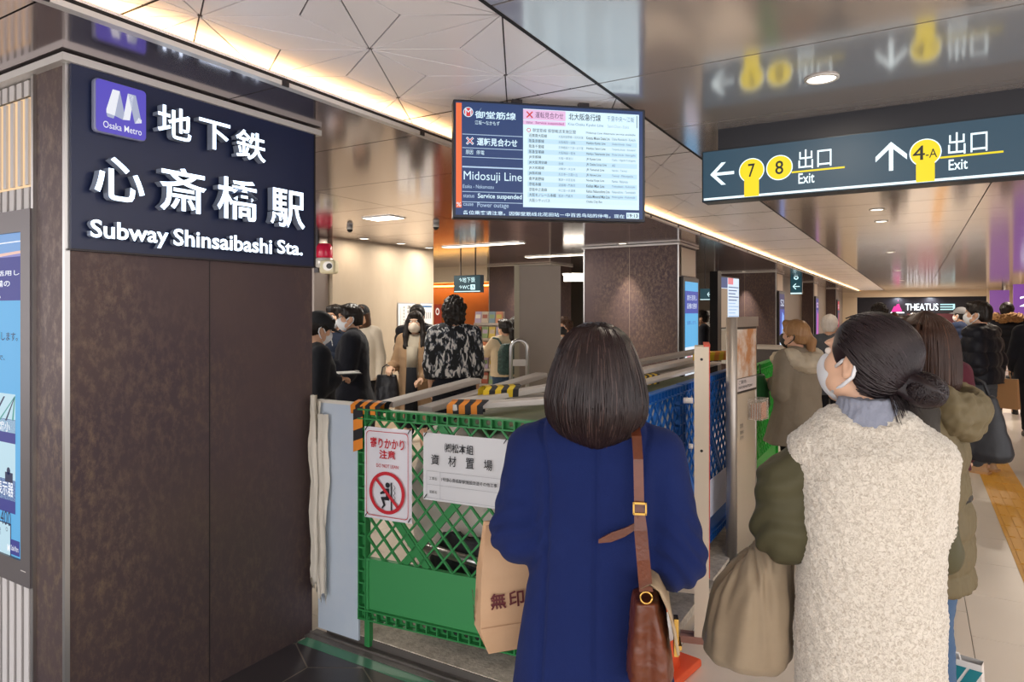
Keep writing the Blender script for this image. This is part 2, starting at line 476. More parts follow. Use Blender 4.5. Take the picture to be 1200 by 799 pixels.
# ------------------------------------------------------------------ ceilings
YJ = [2.735 + .875 * k for k in range(-5, 39)]
def panels(name, xj, z, mat, gap=.009):
    b = MB()
    for i in range(len(xj) - 1):
        for j in range(len(YJ) - 1):
            b.b2((xj[i] + gap / 2, YJ[j] + gap / 2, z), (xj[i + 1] - gap / 2, YJ[j + 1] - gap / 2, z + .015))
    b.b2((xj[0], YJ[0], z + .015), (xj[-1], YJ[-1], z + .05), 1)
    return structure(b.build(name, [mat, m_gap]))
panels('ceiling', [-1.193, .515, 2.23, 3.6], ZC, m_metal)
panels('ceiling', [-14.5 + 1.76 * 0, -12.4, -10.7, -9, -7.3, -5.6, -3.9, -2.20], ZS, m_soffit, .007)
# triangular-star panels
def clip2(P, ax, lim, less):
    out = []
    for a in range(len(P)):
        p, q = P[a], P[(a + 1) % len(P)]; ip = (p[ax] <= lim) == less; iq = (q[ax] <= lim) == less
        if ip: out.append(p)
        if ip != iq:
            t = (lim - p[ax]) / (q[ax] - p[ax]); out.append((p[0] + t * (q[0] - p[0]), p[1] + t * (q[1] - p[1])))
    return out
def inset(P, d):
    n = len(P); area = sum(P[i][0] * P[(i + 1) % n][1] - P[(i + 1) % n][0] * P[i][1] for i in range(n)) / 2
    if area < 0: P = P[::-1]
    L = []
    for i in range(n):
        a, b = P[i], P[(i + 1) % n]; dx, dy = b[0] - a[0], b[1] - a[1]; l = math.hypot(dx, dy)
        if l < 1e-6: return None
        nx, ny = -dy / l, dx / l; L.append((a[0] + nx * d, a[1] + ny * d, dx / l, dy / l))
    out = []
    for i in range(n):
        p, q = L[i - 1], L[i]; det = p[2] * q[3] - p[3] * q[2]
        if abs(det) < 1e-6: out.append((q[0], q[1])); continue
        t = ((q[0] - p[0]) * q[3] - (q[1] - p[1]) * q[2]) / det
        out.append((p[0] + p[2] * t, p[1] + p[3] * t))
    return out
wc = MB(); a_, h_ = .59, .511
def tri(A, B, D):
    G = ((A[0] + B[0] + D[0]) / 3, (A[1] + B[1] + D[1]) / 3)
    for p, q in ((A, B), (B, D), (D, A)):
        P = [p, q, G]
        for lim, less, ax in ((-2.62, False, 0), (-1.197, True, 0)):
            P = clip2(P, ax, lim, less)
            if len(P) < 3: break
        if len(P) < 3: continue
        # wide joints across the strip every three rows
        for yj in JJ:
            pass
        I = inset(P, .0030)
        if not I: continue
        ar = sum(I[i][0] * I[(i + 1) % len(I)][1] - I[(i + 1) % len(I)][0] * I[i][1] for i in range(len(I))) / 2
        if ar < 2e-5: continue
        n = len(I)
        wc.add([(x, y, ZC) for x, y in I] + [(x, y, ZC + .006) for x, y in I], [tuple(range(n))[::-1]] + [(i, (i + 1) % n, n + (i + 1) % n, n + i) for i in range(n)])
JJ = []
for k in range(-6, 67):
    y = 1.42 + h_ * k; o = 0 if k % 2 == 0 else .3
    for n in range(-3, 4):
        x = -2.08 + o + a_ * n
        tri((x, y), (x + a_, y), (x + a_ / 2, y + h_)); tri((x + a_, y), (x + a_ / 2, y + h_), (x + 1.5 * a_, y + h_))
wc.b2((-2.62, -1.7, ZC + .006), (-1.19, 36, ZC + .04), 1)
structure(wc.build('ceiling', [m_white, M('star_joint', '#4b4548', rough=.8)]))
jn = MB()
for k in range(-3, 24):
    y = 2.735 + 1.46 * k
    jn.b2((-2.6, y - .004, ZC - .0012), (-1.193, y + .004, ZC + .002))
jn.b2((-1.2, -3.4, ZC - .002), (-1.186, 36, ZC + .003))
structure(jn.build('trim_2', m_gap))
rm = MB(); rm.b2((-2.2, -3.4, ZS - .006), (-2.165, 36, ZS + .012))
for k in range(-6, 38): rm.b2((-2.168, 2.735 + .875 * k - .02, ZS - .008), (-2.160, 2.735 + .875 * k + .012, ZS + .016), 1)
structure(rm.build('trim_3', [m_trim, m_darktrim]))
led = MB()
for k in range(-3, 36): led.b2((-2.275, k + .01, ZS + .052), (-2.235, k + .99, ZS + .062))
led.b2((-2.6, -3.4, ZS + .04), (-2.2, 36, ZS + .05), 1)
tag(led.build('cove_light', [m_led, m_white]), 'warm orange light strip hidden in the long ceiling cove', 'light')
structure(MB().b2((-2.66, -3.4, ZS + .03), (-2.62, 36, ZC + .05)).build('trim_4', m_white))

# downlights
def downlight(x, y, z, r=.058):
    t = thing('downlight', '', 'light', (x, y, z), 0, 'recessed ceiling downlights')
    MB().lathe([(r + .012, .0), (r + .012, -.006), (r, -.008), (r, .0)], 28).build('rim', m_trim, t)
    MB().lathe([(.0001, -.003), (r, -.003), (r, -.001)], 28).build('diffuser', m_lamp, t)
    return t
dl0 = None
for i, (x, y) in enumerate(DOWN):
    if y > 26 or y < 1 or x > 1: continue
    lb = {3.16: 'large round downlight in the metal ceiling left of the exit sign', 7.5: 'nearer of two small downlights beyond the exit sign', 8.5: 'farther of two small downlights beyond the exit sign'}.get(y, {13.0: 'tiny downlight third beyond the exit sign in the metal ceiling', 19.: 'tiny downlight fourth beyond the exit sign in the metal ceiling', 25.: 'farthest tiny downlight in the metal ceiling towards the shop'}.get(y, 'tiny downlight in the metal ceiling'))
    if dl0 is None: t = dl0 = downlight(x, y, ZC)
    else: t = dup(dl0, (x, y, ZC))
    t['label'] = lb
for i, (x, y) in enumerate([(-5.88, 6.27), (-5.88, 6.97), (-5.93, 7.64)]):
    t = dup(dl0, (x, y, ZS)); t['label'] = ['nearest of three downlights washing the pale stone wall', 'middle of three downlights washing the pale stone wall', 'farthest of three downlights washing the pale stone wall'][i]
for x, y, l in [(-3.34, 8.48, 'downlight above the front of the nearer brown pillar beyond the board'), (-3.3, 15.75, 'downlight above the front of the brown pillar behind the screen stand')]:
    t = dup(dl0, (x, y, ZS)); t['label'] = l
for i, (x, y, l, w) in enumerate(STRIPS[:3]):
    t = thing('ceiling_strip_light', ['long slim ceiling light just under the hanging information board', 'short square ceiling light near the red alarm lamp', 'long slim ceiling light left of the brown pillar top'][i], 'light', (x, y, ZS), 0, 'strip lights over the concourse')
    MB().b2((-l / 2 - .012, -w / 2 - .012, -.008), (l / 2 + .012, w / 2 + .012, 0)).build('frame', m_trim, t)
    MB().b2((-l / 2, -w / 2, -.011), (l / 2, w / 2, -.0082)).build('diffuser', m_lamp, t)

# ------------------------------------------------------------------ walls around
structure(MB().b2((-14.5, 16, 0), (-2.9, 16.2, ZS)).build('wall_back', M('back_wall_grey', '#7d766f', rough=.5)))
structure(MB().b2((-14.6, -3, 0), (-14.4, 16.2, ZS)).build('wall_left', m_beige))
structure(MB().b2((-3.1, 16, 0), (-2.95, 36, ZS)).build('wall_side', M('side_wall', '#8a8078', rough=.5)))
structure(MB().b2((-6.6, 6.0, 0), (-6.15, 8.03, ZS)).b2((-14.4, 7.83, 0), (-6.6, 8.03, ZS)).build('wall_stone', M('pale_stone', '#cfbea8', rough=.55, var=(2.2, '#bfad96', .25), stretch=(1, 1, .35))))
# orange recess with header
structure(MB().b2((-9.6, 11.6, 0), (-7.25, 11.75, 2.2)).build('wall_recess', M('orange_wall', '#b0642f', rough=.35, var=(1.5, '#934f26', .3))))
structure(MB().b2((-9.6, 11.2, 2.2), (-7.25, 11.75, ZS)).build('trim_5', M('cream_header', '#e9dcc8', rough=.5)))
MBh = MB().b2((-9.5, 11.48, 2.12), (-7.3, 11.54, 2.15))
tag(MBh.build('wall_light', M('warm_strip', '#ffca6a', emit=7)), 'glowing warm strip light along the top of the orange wall', 'light')
lamp('far_hall_fill', (.4, 34.6, 2.55), 120, 2.4, WARM, size_y=.3); lamp('far_hall_fill', (.4, 28, 2.55), 90, 1.6, WARM, size_y=.3)  # added fill lamps, brighten the far beam, floor and ceiling reflections
lamp('gate_fill', (-4.6, 10.9, 2.1), 30, .9, (1, .97, .92), size_y=.3)  # added fill lamp, lifts the dark gate area behind the light box
lamp('recess_glow', (-8.4, 11.42, 2.1), 9, 2.0, (1, .72, .38), size_y=.1)
# shop end
YE = 36.
structure(MB().b2((-3.0, YE, 2.28), (2.75, YE + .4, ZC)).build('wall_beam', m_beige))
structure(MB().b2((-3.0, YE, 0), (-2.35, YE + .4, 2.3)).build('wall_end', m_beige))
structure(MB().b2((2.75, YE - .3, 0), (3.25, YE + .3, ZC)).build('wall_column', m_beige))
structure(MB().b2((-3.4, YE + 3, 0), (3.6, YE + 3.2, 2.75)).b2((-3.4, YE + .4, 0), (-3.2, YE + 3, 2.75)).b2((3.4, YE + .4, 0), (3.6, YE + 3, 2.75)).b2((-3.4, YE + .4, 2.7), (3.6, YE + 3, 2.75)).build('wall_shop', M('shop_dark', '#28232a', rough=.4)))
rw = MB()
for k, y in enumerate([9, 12.5, 16, 19.5, 23, 26.5, 30, 33.5]):
    rw.b2((3.3, y, 0), (3.75, y + .55, ZC))
rw.b2((3.75, 5, 0), (3.9, 37, ZC), 1); rw.b2((3.4, 5, 2.25), (3.7, 37, ZC), 0)
structure(rw.build('wall_right', [m_beige, M('pink_shop_glow', '#c9b4b4', rough=.4)]))

# ------------------------------------------------------------------ pillars
def pillar(x0, x1, y0, y1, name='pillar', side=True):
    b = MB(); b.b2((x0, y0, 0), (x1, y1, ZS - .03))
    b.b2((x0 - .03, y0 - .03, ZS - .03), (x1 + .03, y1 + .03, ZS - .006), 1)
    xm = (x0 + x1) / 2
    b.b2((xm - .003, y0 - .002, 0), (xm + .003, y0 + .01, ZS - .03), 2)
    for cx, cy in ((x1, y0), (x0, y0)): b.b2((cx - .008, cy - .008, 0), (cx + .008, cy + .008, ZS - .03), 3)
    return structure(b.build(name, [m_brown, m_trim, M('panel_seam', '#8a7a6c', rough=.4, metal=.6), m_steel]))
p1 = MB()
p1.b2((-2.79, 1.24, 0), (-2.57, 2.37, ZS - .035)); p1.b2((-4.0, 1.262, 0), (-2.78, 2.37, ZS - .035), 3)
p1.b2((-4.03, 1.21, ZS - .035), (-2.535, 2.40, ZS - .008), 1)
p1.b2((-2.5725, 1.800, 0), (-2.5685, 1.804, 1.82), 2); p1.b2((-2.58, 1.230, 0), (-2.563, 1.247, ZS - .035), 4)
p1.b2((-2.80, 1.228, 0), (-2.785, 1.25, ZS - .035), 4)
structure(p1.build('pillar', [m_brown, m_trim, m_darktrim, M('ribbed_back', '#4a4644', rough=.6), m_steel]))
PIL = [(-4.0, -2.65, 8.7, 9.55), (-4.0, -2.65, 15.97, 16.9), (-3.6, -2.62, 22.3, 23.2), (-3.5, -2.6, 28.9, 29.8)]
for q in PIL: pillar(*q)
pillar(-7.2, -5.85, 11.2, 12.1)
# ribbed light panel of the left pillar
rb = MB()
for z0, z1 in ((0, .56), (1.985, 2.068), (2.412, 2.47)):
    x = -2.80
    while x > -3.96:
        rb.b2((x - .036, 1.246, z0), (x, 1.262, z1)); x -= .058
    rb.b2((-3.98, 1.250, z0), (-2.80, 1.256, z1), 1)
x = -2.80
while x > -3.96:
    rb.b2((x - .024, 1.244, 2.078), (x, 1.252, 2.402)); x -= .058
t = thing('ribbed_wall_panel', 'white ribbed cladding with a warm backlit band around the left screen', 'panel', (0, 0, 0))
rb.build('ribs', [M('rib_white', '#d3cecc', rough=.45), M('rib_shadow_gap', '#7d7875', rough=.6)], t)
MB().b2((-3.98, 1.253, 2.072), (-2.8, 1.258, 2.408)).build('backlight', M('rib_glow', '#f7cf9f', emit=1.0), t)

# ------------------------------------------------------------------ big station sign
t = thing('station_sign', 'large dark blue station name sign with raised white letters on the brown pillar', 'sign', (-2.57, 1.24, 0), PI / 2)
m_navy = M('sign_navy', '#1d2748', rough=.35)
m_lett = M('letter_face', '#d5e8ff', emit=3.6); m_lside = M('letter_side', '#8f9aae', rough=.5)
MB().b2((.005, -.02, 1.822), (1.125, .0, 2.482)).build('panel', m_navy, t)
MB().b2((.0, -.024, 1.816), (1.13, -.001, 1.823)).b2((1.122, -.024, 1.82), (1.13, .0, 2.476)).build('frame', m_darktrim, t)
Y0 = 1.24
def S1(ch, y0, z0, y1, z1, nm='raised_letter', off=.012, dep=.018):
    MB().text(ch, y0 - Y0, z0, y1 - Y0, z1, -.022 - dep * 1.6, 0, dep, off, side=1).build(nm, [m_lett, m_lside], t)
for ch, b in (('地', (1.531, 2.28, 1.672, 2.405)), ('下', (1.706, 2.275, 1.852, 2.393)), ('鉄', (1.880, 2.265, 2.035, 2.392)),
              ('心', (1.298, 2.005, 1.480, 2.163)), ('斎', (1.540, 1.995, 1.739, 2.170)), ('橋', (1.790, 1.995, 1.993, 2.172)), ('駅', (2.062, 1.990, 2.262, 2.165))):
    S1(ch, b[0], b[1], b[2], b[3])
S1('Subway', 1.292, 1.846, 1.585, 1.930, 'raised_word', .02, .012); S1('Shinsaibashi', 1.606, 1.862, 2.082, 1.930, 'raised_word', .02, .012); S1('Sta.', 2.112, 1.868, 2.262, 1.932, 'raised_word', .02, .012)
em = MB(); em.rbox((.164, -.035, 2.345), (.19, .03, .195), .016).build('emblem_plate', M('plate_side', '#8e93b0', rough=.4), t)
e = MB()
def rr(x0, z0, x1, z1, r, n=6):
    P = []
    for cx, cz, a in ((x1 - r, z1 - r, 0), (x0 + r, z1 - r, 90), (x0 + r, z0 + r, 180), (x1 - r, z0 + r, 270)):
        P += [(cx + r * math.cos(R(a + 90 * i / n)), cz + r * math.sin(R(a + 90 * i / n))) for i in range(n + 1)]
    return P
def pp(a, b): return (.071 + a * .186, 2.25 + b * .19)
e.poly([p for p in rr(.072, 2.251, .256, 2.439, .014)], -.0505, 0)
for P, mi in (([(.20, .45), (.32, .86), (.46, .86), (.36, .36), (.20, .38)], 1), ([(.36, .36), (.46, .86), (.56, .42), (.52, .32)], 2), ([(.52, .32), (.62, .86), (.74, .84), (.66, .34)], 1), ([(.62, .86), (.78, .86), (.90, .34), (.76, .30)], 2), ([(.20, .38), (.36, .36), (.34, .30), (.22, .31)], 2), ([(.76, .30), (.90, .34), (.90, .40), (.84, .44)], 1)):
    e.poly([pp(*q) for q in P], -.0515, mi)
e.text('Osaka Metro', *pp(.14, .09), *pp(.90, .22), -.0515, 1, 0, .004)
e.build('emblem', [M('emblem_purple', '#5a4fc0', rough=.4, emit=.95), M('emblem_white', '#f4f6ff', emit=.9), M('emblem_grey', '#c3cbe8', emit=.7)], t)

# ------------------------------------------------------------------ digital display on the left pillar
t = thing('digital_display', 'tall grey-framed screen showing a light blue notice on the left pillar', 'screen', (-2.79, 1.24, .58), 0)
fr = MB(); W = .83
for lo, hi in (((-W, -.02, 0), (0, .06, .09)), ((-W, -.02, 1.318), (0, .06, 1.40)), ((-.071, -.02, .09), (0, .06, 1.318)), ((-W, -.02, .09), (-W + .071, .06, 1.318))): fr.b2(lo, hi)
fr.b2((-.068, -.021, .055), (-.03, -.0195, .058), 1)
fr.build('frame', [M('frame_grey', '#6f6a6c', rough=.4, metal=.5), m_trim], t)
sc = MB()
def dq(px0, py0, px1, py1, y, mi):
    a = at_y(px0, py1, 1.24); b = at_y(px1, py0, 1.24)
    sc.quadp(a.x + 2.79, a.z - .58, b.x + 2.79, b.z - .58, y, mi)
def dt(s, px0, py0, px1, py1, mi, off=.01):
    a = at_y(px0, py1, 1.24); b = at_y(px1, py0, 1.24)
    sc.text(s, a.x + 2.79, a.z - .58, b.x + 2.79, b.z - .58, -.0125, mi, 0, off)
sc.quadp(-W + .07, .09, -.07, 1.318, -.010, 0)
sc.quadp(-W + .07, 1.24, -.07, 1.318, -.0105, 1); sc.quadp(-W + .07, 1.225, -.07, 1.24, -.0105, 2)
sc.add([(-W + .07, -.011, 1.275), (-.07, -.011, 1.283), (-.07, -.011, 1.287), (-W + .07, -.011, 1.28)], [(0, 1, 2, 3)], 3)
sc.add([(-W + .07, -.011, 1.225), (-.07, -.011, 1.250), (-.07, -.011, 1.240), (-W + .07, -.011, 1.21)], [(0, 1, 2, 3)], 4)
sc.quadp(-W + .07, 1.062, -.07, 1.228, -.0108, 5)
dt('度を活用し', -16, 316, 27, 325, 3); dt('設備の', -8, 328, 16, 337, 3); dt('す。', -4, 341, 5, 350, 3)
dt('に加算します。', -12, 389, 25, 398, 6); dt('まで、', -2, 416, 10, 421, 6); dt('ます。', -6, 378, 2, 383, 6)
dq(-60, 462, 22, 492, -.0112, 7); dq(-60, 492, 22, 503, -.0112, 5); dt('段階縮小', -10, 494, 16, 501, 3)
for q in range(7): sc.add([(v.x + 2.79, -.0116, v.z - .58) for v in (at_y(-30 + q * 8, 492, 1.24), at_y(-28 + q * 8, 492, 1.24), at_y(-14 + q * 8 if q < 4 else 22, 464, 1.24), at_y(-16 + q * 8 if q < 4 else 21, 464, 1.24))], [(0, 1, 2, 3)], 6 if q % 2 else 8)
dq(-60, 520, 22, 563, -.0112, 7); dq(-60, 563, 22, 576, -.0112, 5); dt('情報表示器', -12, 565, 20, 573, 3)
a = at_y(14, 551, 1.24); sc.disc(a.x + 2.79, a.z - .58, .014, -.0117, 6); dq(10, 554, 19, 563, -.0117, 6); dq(-20, 527, 2, 556, -.0115, 9)
dt('682-1400', -13, 599, 17, 606, 6, 0); dq(-50, 613, 17, 626, -.0112, 6); dq(-50, 614, 16, 625, -.0114, 7); dt('検索', -2, 616, 5, 623, 6, 0)
a = at_y(12, 619, 1.24); sc.disc(a.x + 2.79, a.z - .58, .008, -.0118, 6, 16, .006)
dq(12, 634, 27, 646, -.0112, 5); dt('M', 13, 637, 16, 644, 3); dt('Osaka Metro', 17, 640, 26, 643, 3, 0)
em_ = 1.0
sc.build('screen', [M('scr_cyan', '#5fb4ea', emit=.85), M('scr_sky', '#7aa8e0', emit=.85), M('scr_violet', '#8f8fd0', emit=.85), M('scr_white', '#f2f6ff', emit=1.), M('scr_peach', '#f2c7b8', emit=.9), M('scr_navy', '#3a3f9c', emit=.7), M('scr_ink', '#22305f', emit=.6), M('scr_pale', '#bfe0ee', emit=.9), M('scr_teal', '#4fa6a0', emit=.8), M('scr_tan', '#d9b36a', emit=.8)], t)

# ------------------------------------------------------------------ hanging information board
A = at_d(531, 116, 3.1); B = at_d(756, 129, 3.265); A.z = B.z = 0
W = (B - A).length; HB, Z0 = .545, 2.032
t = thing('information_board', 'hanging information screen with orange bar and train service table', 'screen', (A.x, A.y, Z0), math.atan2(B.y - A.y, B.x - A.x))
MB().rbox((W / 2, .035, HB / 2), (W, .07, HB), .006).build('housing', M('board_dark', '#101a2c', rough=.4), t)
MB().b2((W * .3, .02, HB), (W * .3 + .05, .05, ZC - Z0)).build('hanger', m_darktrim, t); MB().b2((W * .65, .02, HB), (W * .65 + .05, .05, ZC - Z0)).build('hanger', m_darktrim, t)
sc = MB()
def U(u): return u * W
def V(v): return (1 - v) * HB
def q(u0, v0, u1, v1, mi, y=-.0035): sc.quadp(U(u0), V(v1), U(u1), V(v0), y, mi)
def tx(s, u0, v0, u1, v1, mi, off=.0, y=-.0045): sc.text(s, U(u0), V(v1), U(u1), V(v0), y, mi, 0, off)
q(.012, .02, .985, .975, 0, -.0025)
q(.014, .03, .042, .915, 1); q(.352, .05, .965, .895, 2, -.003)
tx('%', .016, .87, .040, .905, 2)
sc.disc(U(.075), V(.105), .023, -.004, 2); sc.disc(U(.075), V(.105), .020, -.0043, 3); tx('M', .060, .078, .090, .132, 2, 0, -.005)
tx('御堂筋線', .108, .058, .315, .155, 2, .015); tx('江坂〜なかもず', .108, .172, .232, .208, 2)
for v in (.29, .405, .482, .775, .862): q(.045, v, .35, v + .005, 4)
q(.045, .562, .35, .574, 4)
def cross(u, v, r, mi, w=.007, y=-.0048):
    for s_ in (1, -1):
        c = Vector((U(u), 0, V(v))); d = Vector((1, 0, s_)) * r; n = Vector((-s_, 0, 1)).normalized() * w / 2
        sc.add([tuple((c + e + Vector((0, y, 0)))) for e in (-d - n, d - n, d + n, -d + n)], [(0, 1, 2, 3)], mi)
cross(.083, .348, .015, 2, .010, -.0045); cross(.083, .348, .013, 3, .005)
tx('運転見合わせ', .118, .318, .322, .385, 2, .02); tx('原因', .062, .425, .098, .462, 2); tx('停電', .115, .425, .155, .462, 2)
tx('Midosuji Line', .052, .605, .345, .70, 2, 0); tx('Esaka - Nakamozu', .048, .718, .202, .748, 4)
tx('status', .05, .802, .105, .828, 4); tx('Service suspended', .122, .790, .345, .842, 2, .015)
tx('cause', .05, .876, .100, .898, 4); tx('Power outage', .12, .868, .278, .918, 4)
tx('各位乘客请注意。因御堂筋线北花田站－中百舌鸟站的停电，现在', .048, .928, .885, .972, 2, .01); q(.896, .920, .965, .972, 2, -.004); tx('19:13', .903, .930, .958, .963, 5, .015)
q(.352, .055, .572, .142, 6); q(.352, .148, .572, .185, 6)
cross(.385, .10, .014, 3, .006); tx('運転見合わせ', .415, .072, .560, .125, 7, .0); tx('status', .368, .158, .40, .176, 7); tx('Service suspended', .415, .155, .562, .182, 8, .01)
tx('北大阪急行線', .588, .068, .758, .128, 5, .01); tx('千里中央〜江坂', .792, .075, .938, .122, 9); tx('Kita-Osaka Kyuko Line', .585, .150, .772, .182, 9); tx('Senri-Chuo - Esaka', .795, .152, .91, .178, 10)
q(.952, .06, .955, .17, 5)
sc.disc(U(.381), V(.232), .010, -.004, 3, 20, .007)
tx('御堂筋線 振替輸送実施区間', .40, .215, .625, .248, 5); tx('Midosuji Line Alternate service available', .680, .222, .945, .246, 5)
rows = [('近鉄南大阪線', '大阪阿部野橋〜河内天美', 'Kintetsu Minami Osaka Line', 'Osaka-Abenobashi - Kawachi'), ('阪急京都線', '大阪梅田〜淡路', 'Hankyu Kyoto Line', 'Osaka-Umeda - Awaji'), ('阪急千里線', '天神橋筋六丁目〜北千里', 'Hankyu Senri Line', 'Tenjimbashisuji - Kita-Senri'), ('阪急宝塚線', '大阪梅田〜蛍池', 'Hankyu Takarazuka Line', 'Osaka-Umeda - Hotarugaike'), ('JR京都線', '大阪〜東淀川', 'JR Kyoto Line', 'Osaka - Higashi-Yodogawa'), ('JR大阪環状線', '全線', 'JR Osaka Loop Line', 'All'), ('JR大和路線', 'JR難波〜天王寺', 'JR Yamatoji Line', 'Namba - Tennoji'), ('JR阪和線', '天王寺〜三国ヶ丘', 'JR Hanwa Line', 'Tennoji - Mikunigaoka'), ('南海高野線', '難波〜中百舌鳥', 'Nankai Koya Line', 'Namba - Nakamozu'), ('京阪本線', '淀屋橋〜門真市', 'Keihan Main Line', 'Yodoyabashi - Kadomashi'), ('京阪中之島線', '中之島〜天満橋', 'Keihan Nakanoshima Line', 'Nakanoshima - Temmabashi'), ('大阪モノレール本線', '蛍池〜門真市', 'Osaka Monorail Main Line', 'Hotarugaike - Kadomashi'), ('大阪シティバス', '', 'Osaka City Bus', '')]
for i, r in enumerate(rows):
    v = .262 + .0465 * i
    q(.375, v - .006, .955, v + .036, 11 if i % 2 else 12, -.0033)
    def wd(s): return sum(1 if ord(c_) > 255 else .52 for c_ in s)
    tx(r[0], .382, v, .382 + .0155 * wd(r[0]), v + .03, 5, .005)
    if r[1]: tx(r[1], .535, v + .004, min(.665, .535 + .0125 * wd(r[1])), v + .028, 9)
    tx(r[2], .682, v + .002, min(.806, .682 + .0104 * wd(r[2]) * 1.1), v + .028, 5, .005)
    if r[3]: tx(r[3], .818, v + .003, min(.945, .818 + .0095 * wd(r[3]) * 1.1), v + .026, 9)
EB = 1.0
sc.build('screen', [M('ib_navy', '#233c6c', emit=1.05), M('ib_orange', '#f0703c', emit=1.), M('ib_white', '#d3edfa', emit=1.12), M('ib_red', '#d8383f', emit=.9), M('ib_pale', '#bcd7f2', emit=.95), M('ib_ink', '#101830', rough=.6), M('ib_pink', '#e9bfe4', emit=1.), M('ib_plum', '#5b2f64', emit=.8), M('ib_magenta', '#a73a8a', emit=.9), M('ib_grey', '#64809a', emit=.9), M('ib_lgrey', '#b4cbd9', emit=.8), M('ib_row', '#c2e2f4', emit=1.02), M('ib_row2', '#d3edf8', emit=1.06)], t)

# ------------------------------------------------------------------ exit sign
t = thing('exit_sign', 'long dark teal hanging exit sign with yellow numbered circles', 'sign', (-1.01, 3.75, 2.205), 0)
XO = 1.01; WX = 1.95; HX = .28
MB().rbox((WX / 2, .06, HX / 2), (WX, .12, HX), .004).build('housing', M('exit_dark', '#172a36', rough=.35), t)
MB().b2((.085, .01, HX), (WX - .085, .11, ZC - 2.205)).build('mount', M('mount_dark', '#1f2129', rough=.5), t)
f_ = MB()
def ex(s, x0, z0, x1, z1, mi, off=0., y=-.005): f_.text(s, x0 + XO, z0 - 2.205, x1 + XO, z1 - 2.205, y, mi, 0, off)
f_.quadp(.008, .006, WX - .008, HX - .006, -.002, 0); f_.quadp(.012, .008, WX - .01, .020, -.004, 1)
def arrow(cx, cz, r, ang):
    T = Matrix.Translation((cx, -.005, cz)) @ Matrix.Rotation(ang, 4, 'Y')
    w = r * .13
    f_.add([(-w, 0, -r), (w, 0, -r), (w, 0, r * .9), (-w, 0, r * .9)], [(0, 1, 2, 3)], 1, T)
    for s_ in (1, -1):
        f_.add([(0, 0, r), (s_ * r * .95, 0, r * .05), (s_ * r * .95, 0, -r * .32), (0, 0, r * .62)], [(0, 1, 2, 3)], 1, T)
arrow(-.899 + XO, .147, .064, -PI / 2); arrow(-.095 + XO, .147, .070, 0)
for cx, z1_ in ((-.7445, True), (-.605, False), (.0465, True)):
    f_.disc(cx + XO, .148, .0655, -.004, 1, 36); f_.disc(cx + XO, .148, .061, -.0045, 2, 36)
    if z1_: f_.quadp(cx + XO - .038, .010, cx + XO + .038, .105, -.0044, 2)
ex('7', -.762, 2.318, -.727, 2.389, 3, .01); ex('8', -.625, 2.318, -.585, 2.389, 3, .01); ex('4', -.005, 2.320, .043, 2.388, 3, .0); ex('4', -.003, 2.320, .045, 2.388, 3, .0, -.0052); ex('-A', .048, 2.326, .094, 2.368, 3, .0)
ex('出口', -.512, 2.333, -.357, 2.432, 1, .004); ex('出口', .137, 2.330, .288, 2.432, 1, .004); ex('Exit', -.512, 2.258, -.436, 2.312, 1, .012); ex('Exit', .139, 2.258, .213, 2.308, 1, .012)
f_.quadp(-.545 + XO, .112, -.297 + XO, .121, -.0047, 2); f_.quadp(.105 + XO, .112, .347 + XO, .121, -.0047, 2)
ex('➔', .62, 2.29, .76, 2.42, 1); ex('出口', .80, 2.330, .93, 2.432, 1, .004)
f_.build('face', [M('ex_teal', '#2c4a5c', emit=1.0), M('ex_white', '#e9fbff', emit=1.25), M('ex_yellow', '#f4dc1c', emit=1.05), M('ex_ink', '#1a2222', rough=.5)], t)
# ------------------------------------------------------------------ construction enclosure
structure(MB().b2((-2.5, 2.405, .0), (-1.0, 7.4, .05)).b2((-2.5, 2.40, .0), (-1.05, 2.405, .045), 1).build('trim_6', [M('concrete_slab', '#d8cdbc', rough=.85, var=(28, '#ab9f8e', .18), bump=(60, .4, .01)), M('slab_face', '#5a5550', rough=.7)]))
structure(MB().b2((-2.57, 2.32, 0), (-1.05, 2.40, .012)).b2((-2.57, 2.355, .012), (-1.05, 2.364, .02)).build('trim_7', M('kerb_dark', '#5b5653', rough=.6, var=(14, '#6d6761', .2))))
tp = MB(); rng = random.Random(4)
for k in range(20):
    x0 = -2.55 + k * .062
    tp.add([(x0, 2.262 + rng.uniform(-.004, .004), .0065), (x0 + .062, 2.262, .0065), (x0 + .062, 2.322, .0075), (x0, 2.322 + rng.uniform(-.004, .004), .0075)], [(0, 1, 2, 3)])
tp.b2((-2.55, 2.262, .004), (-1.31, 2.32, .0062))
structure(tp.build('trim_8', M('green_tape', '#4f8a6c', rough=.45)))

def holed(b, x0, z0, x1, z1, y, th, r, mi=0, n=12):
    """plate with a round hole"""
    cx, cz = (x0 + x1) / 2, (z0 + z1) / 2; hx, hz = (x1 - x0) / 2, (z1 - z0) / 2
    O, I = [], []
    for k in range(n):
        a = 2 * PI * (k + .5) / n; c, s = math.cos(a), math.sin(a); f = min(hx / max(abs(c), 1e-6), hz / max(abs(s), 1e-6))
        O.append((cx + c * f, cz + s * f)); I.append((cx + r * c, cz + r * s))
    # add square corners
    vs = [(p[0], yy, p[1]) for yy in (y, y + th) for p in O + I]
    fs = []
    for k in range(n):
        j = (k + 1) % n
        fs += [(k, j, n + j, n + k), (2 * n + j, 2 * n + k, 3 * n + k, 3 * n + j), (n + k, n + j, 3 * n + j, 3 * n + k)]
    b.add(vs, fs, mi)
    for sx, sz in ((1, 1), (-1, 1), (-1, -1), (1, -1)):
        c_ = (cx + sx * hx, cz + sz * hz); best = sorted(O, key=lambda p: (p[0] - c_[0]) ** 2 + (p[1] - c_[1]) ** 2)[:2]
        b.add([(p[0], y, p[1]) for p in (best[0], best[1], c_)], [(0, 1, 2)], mi)

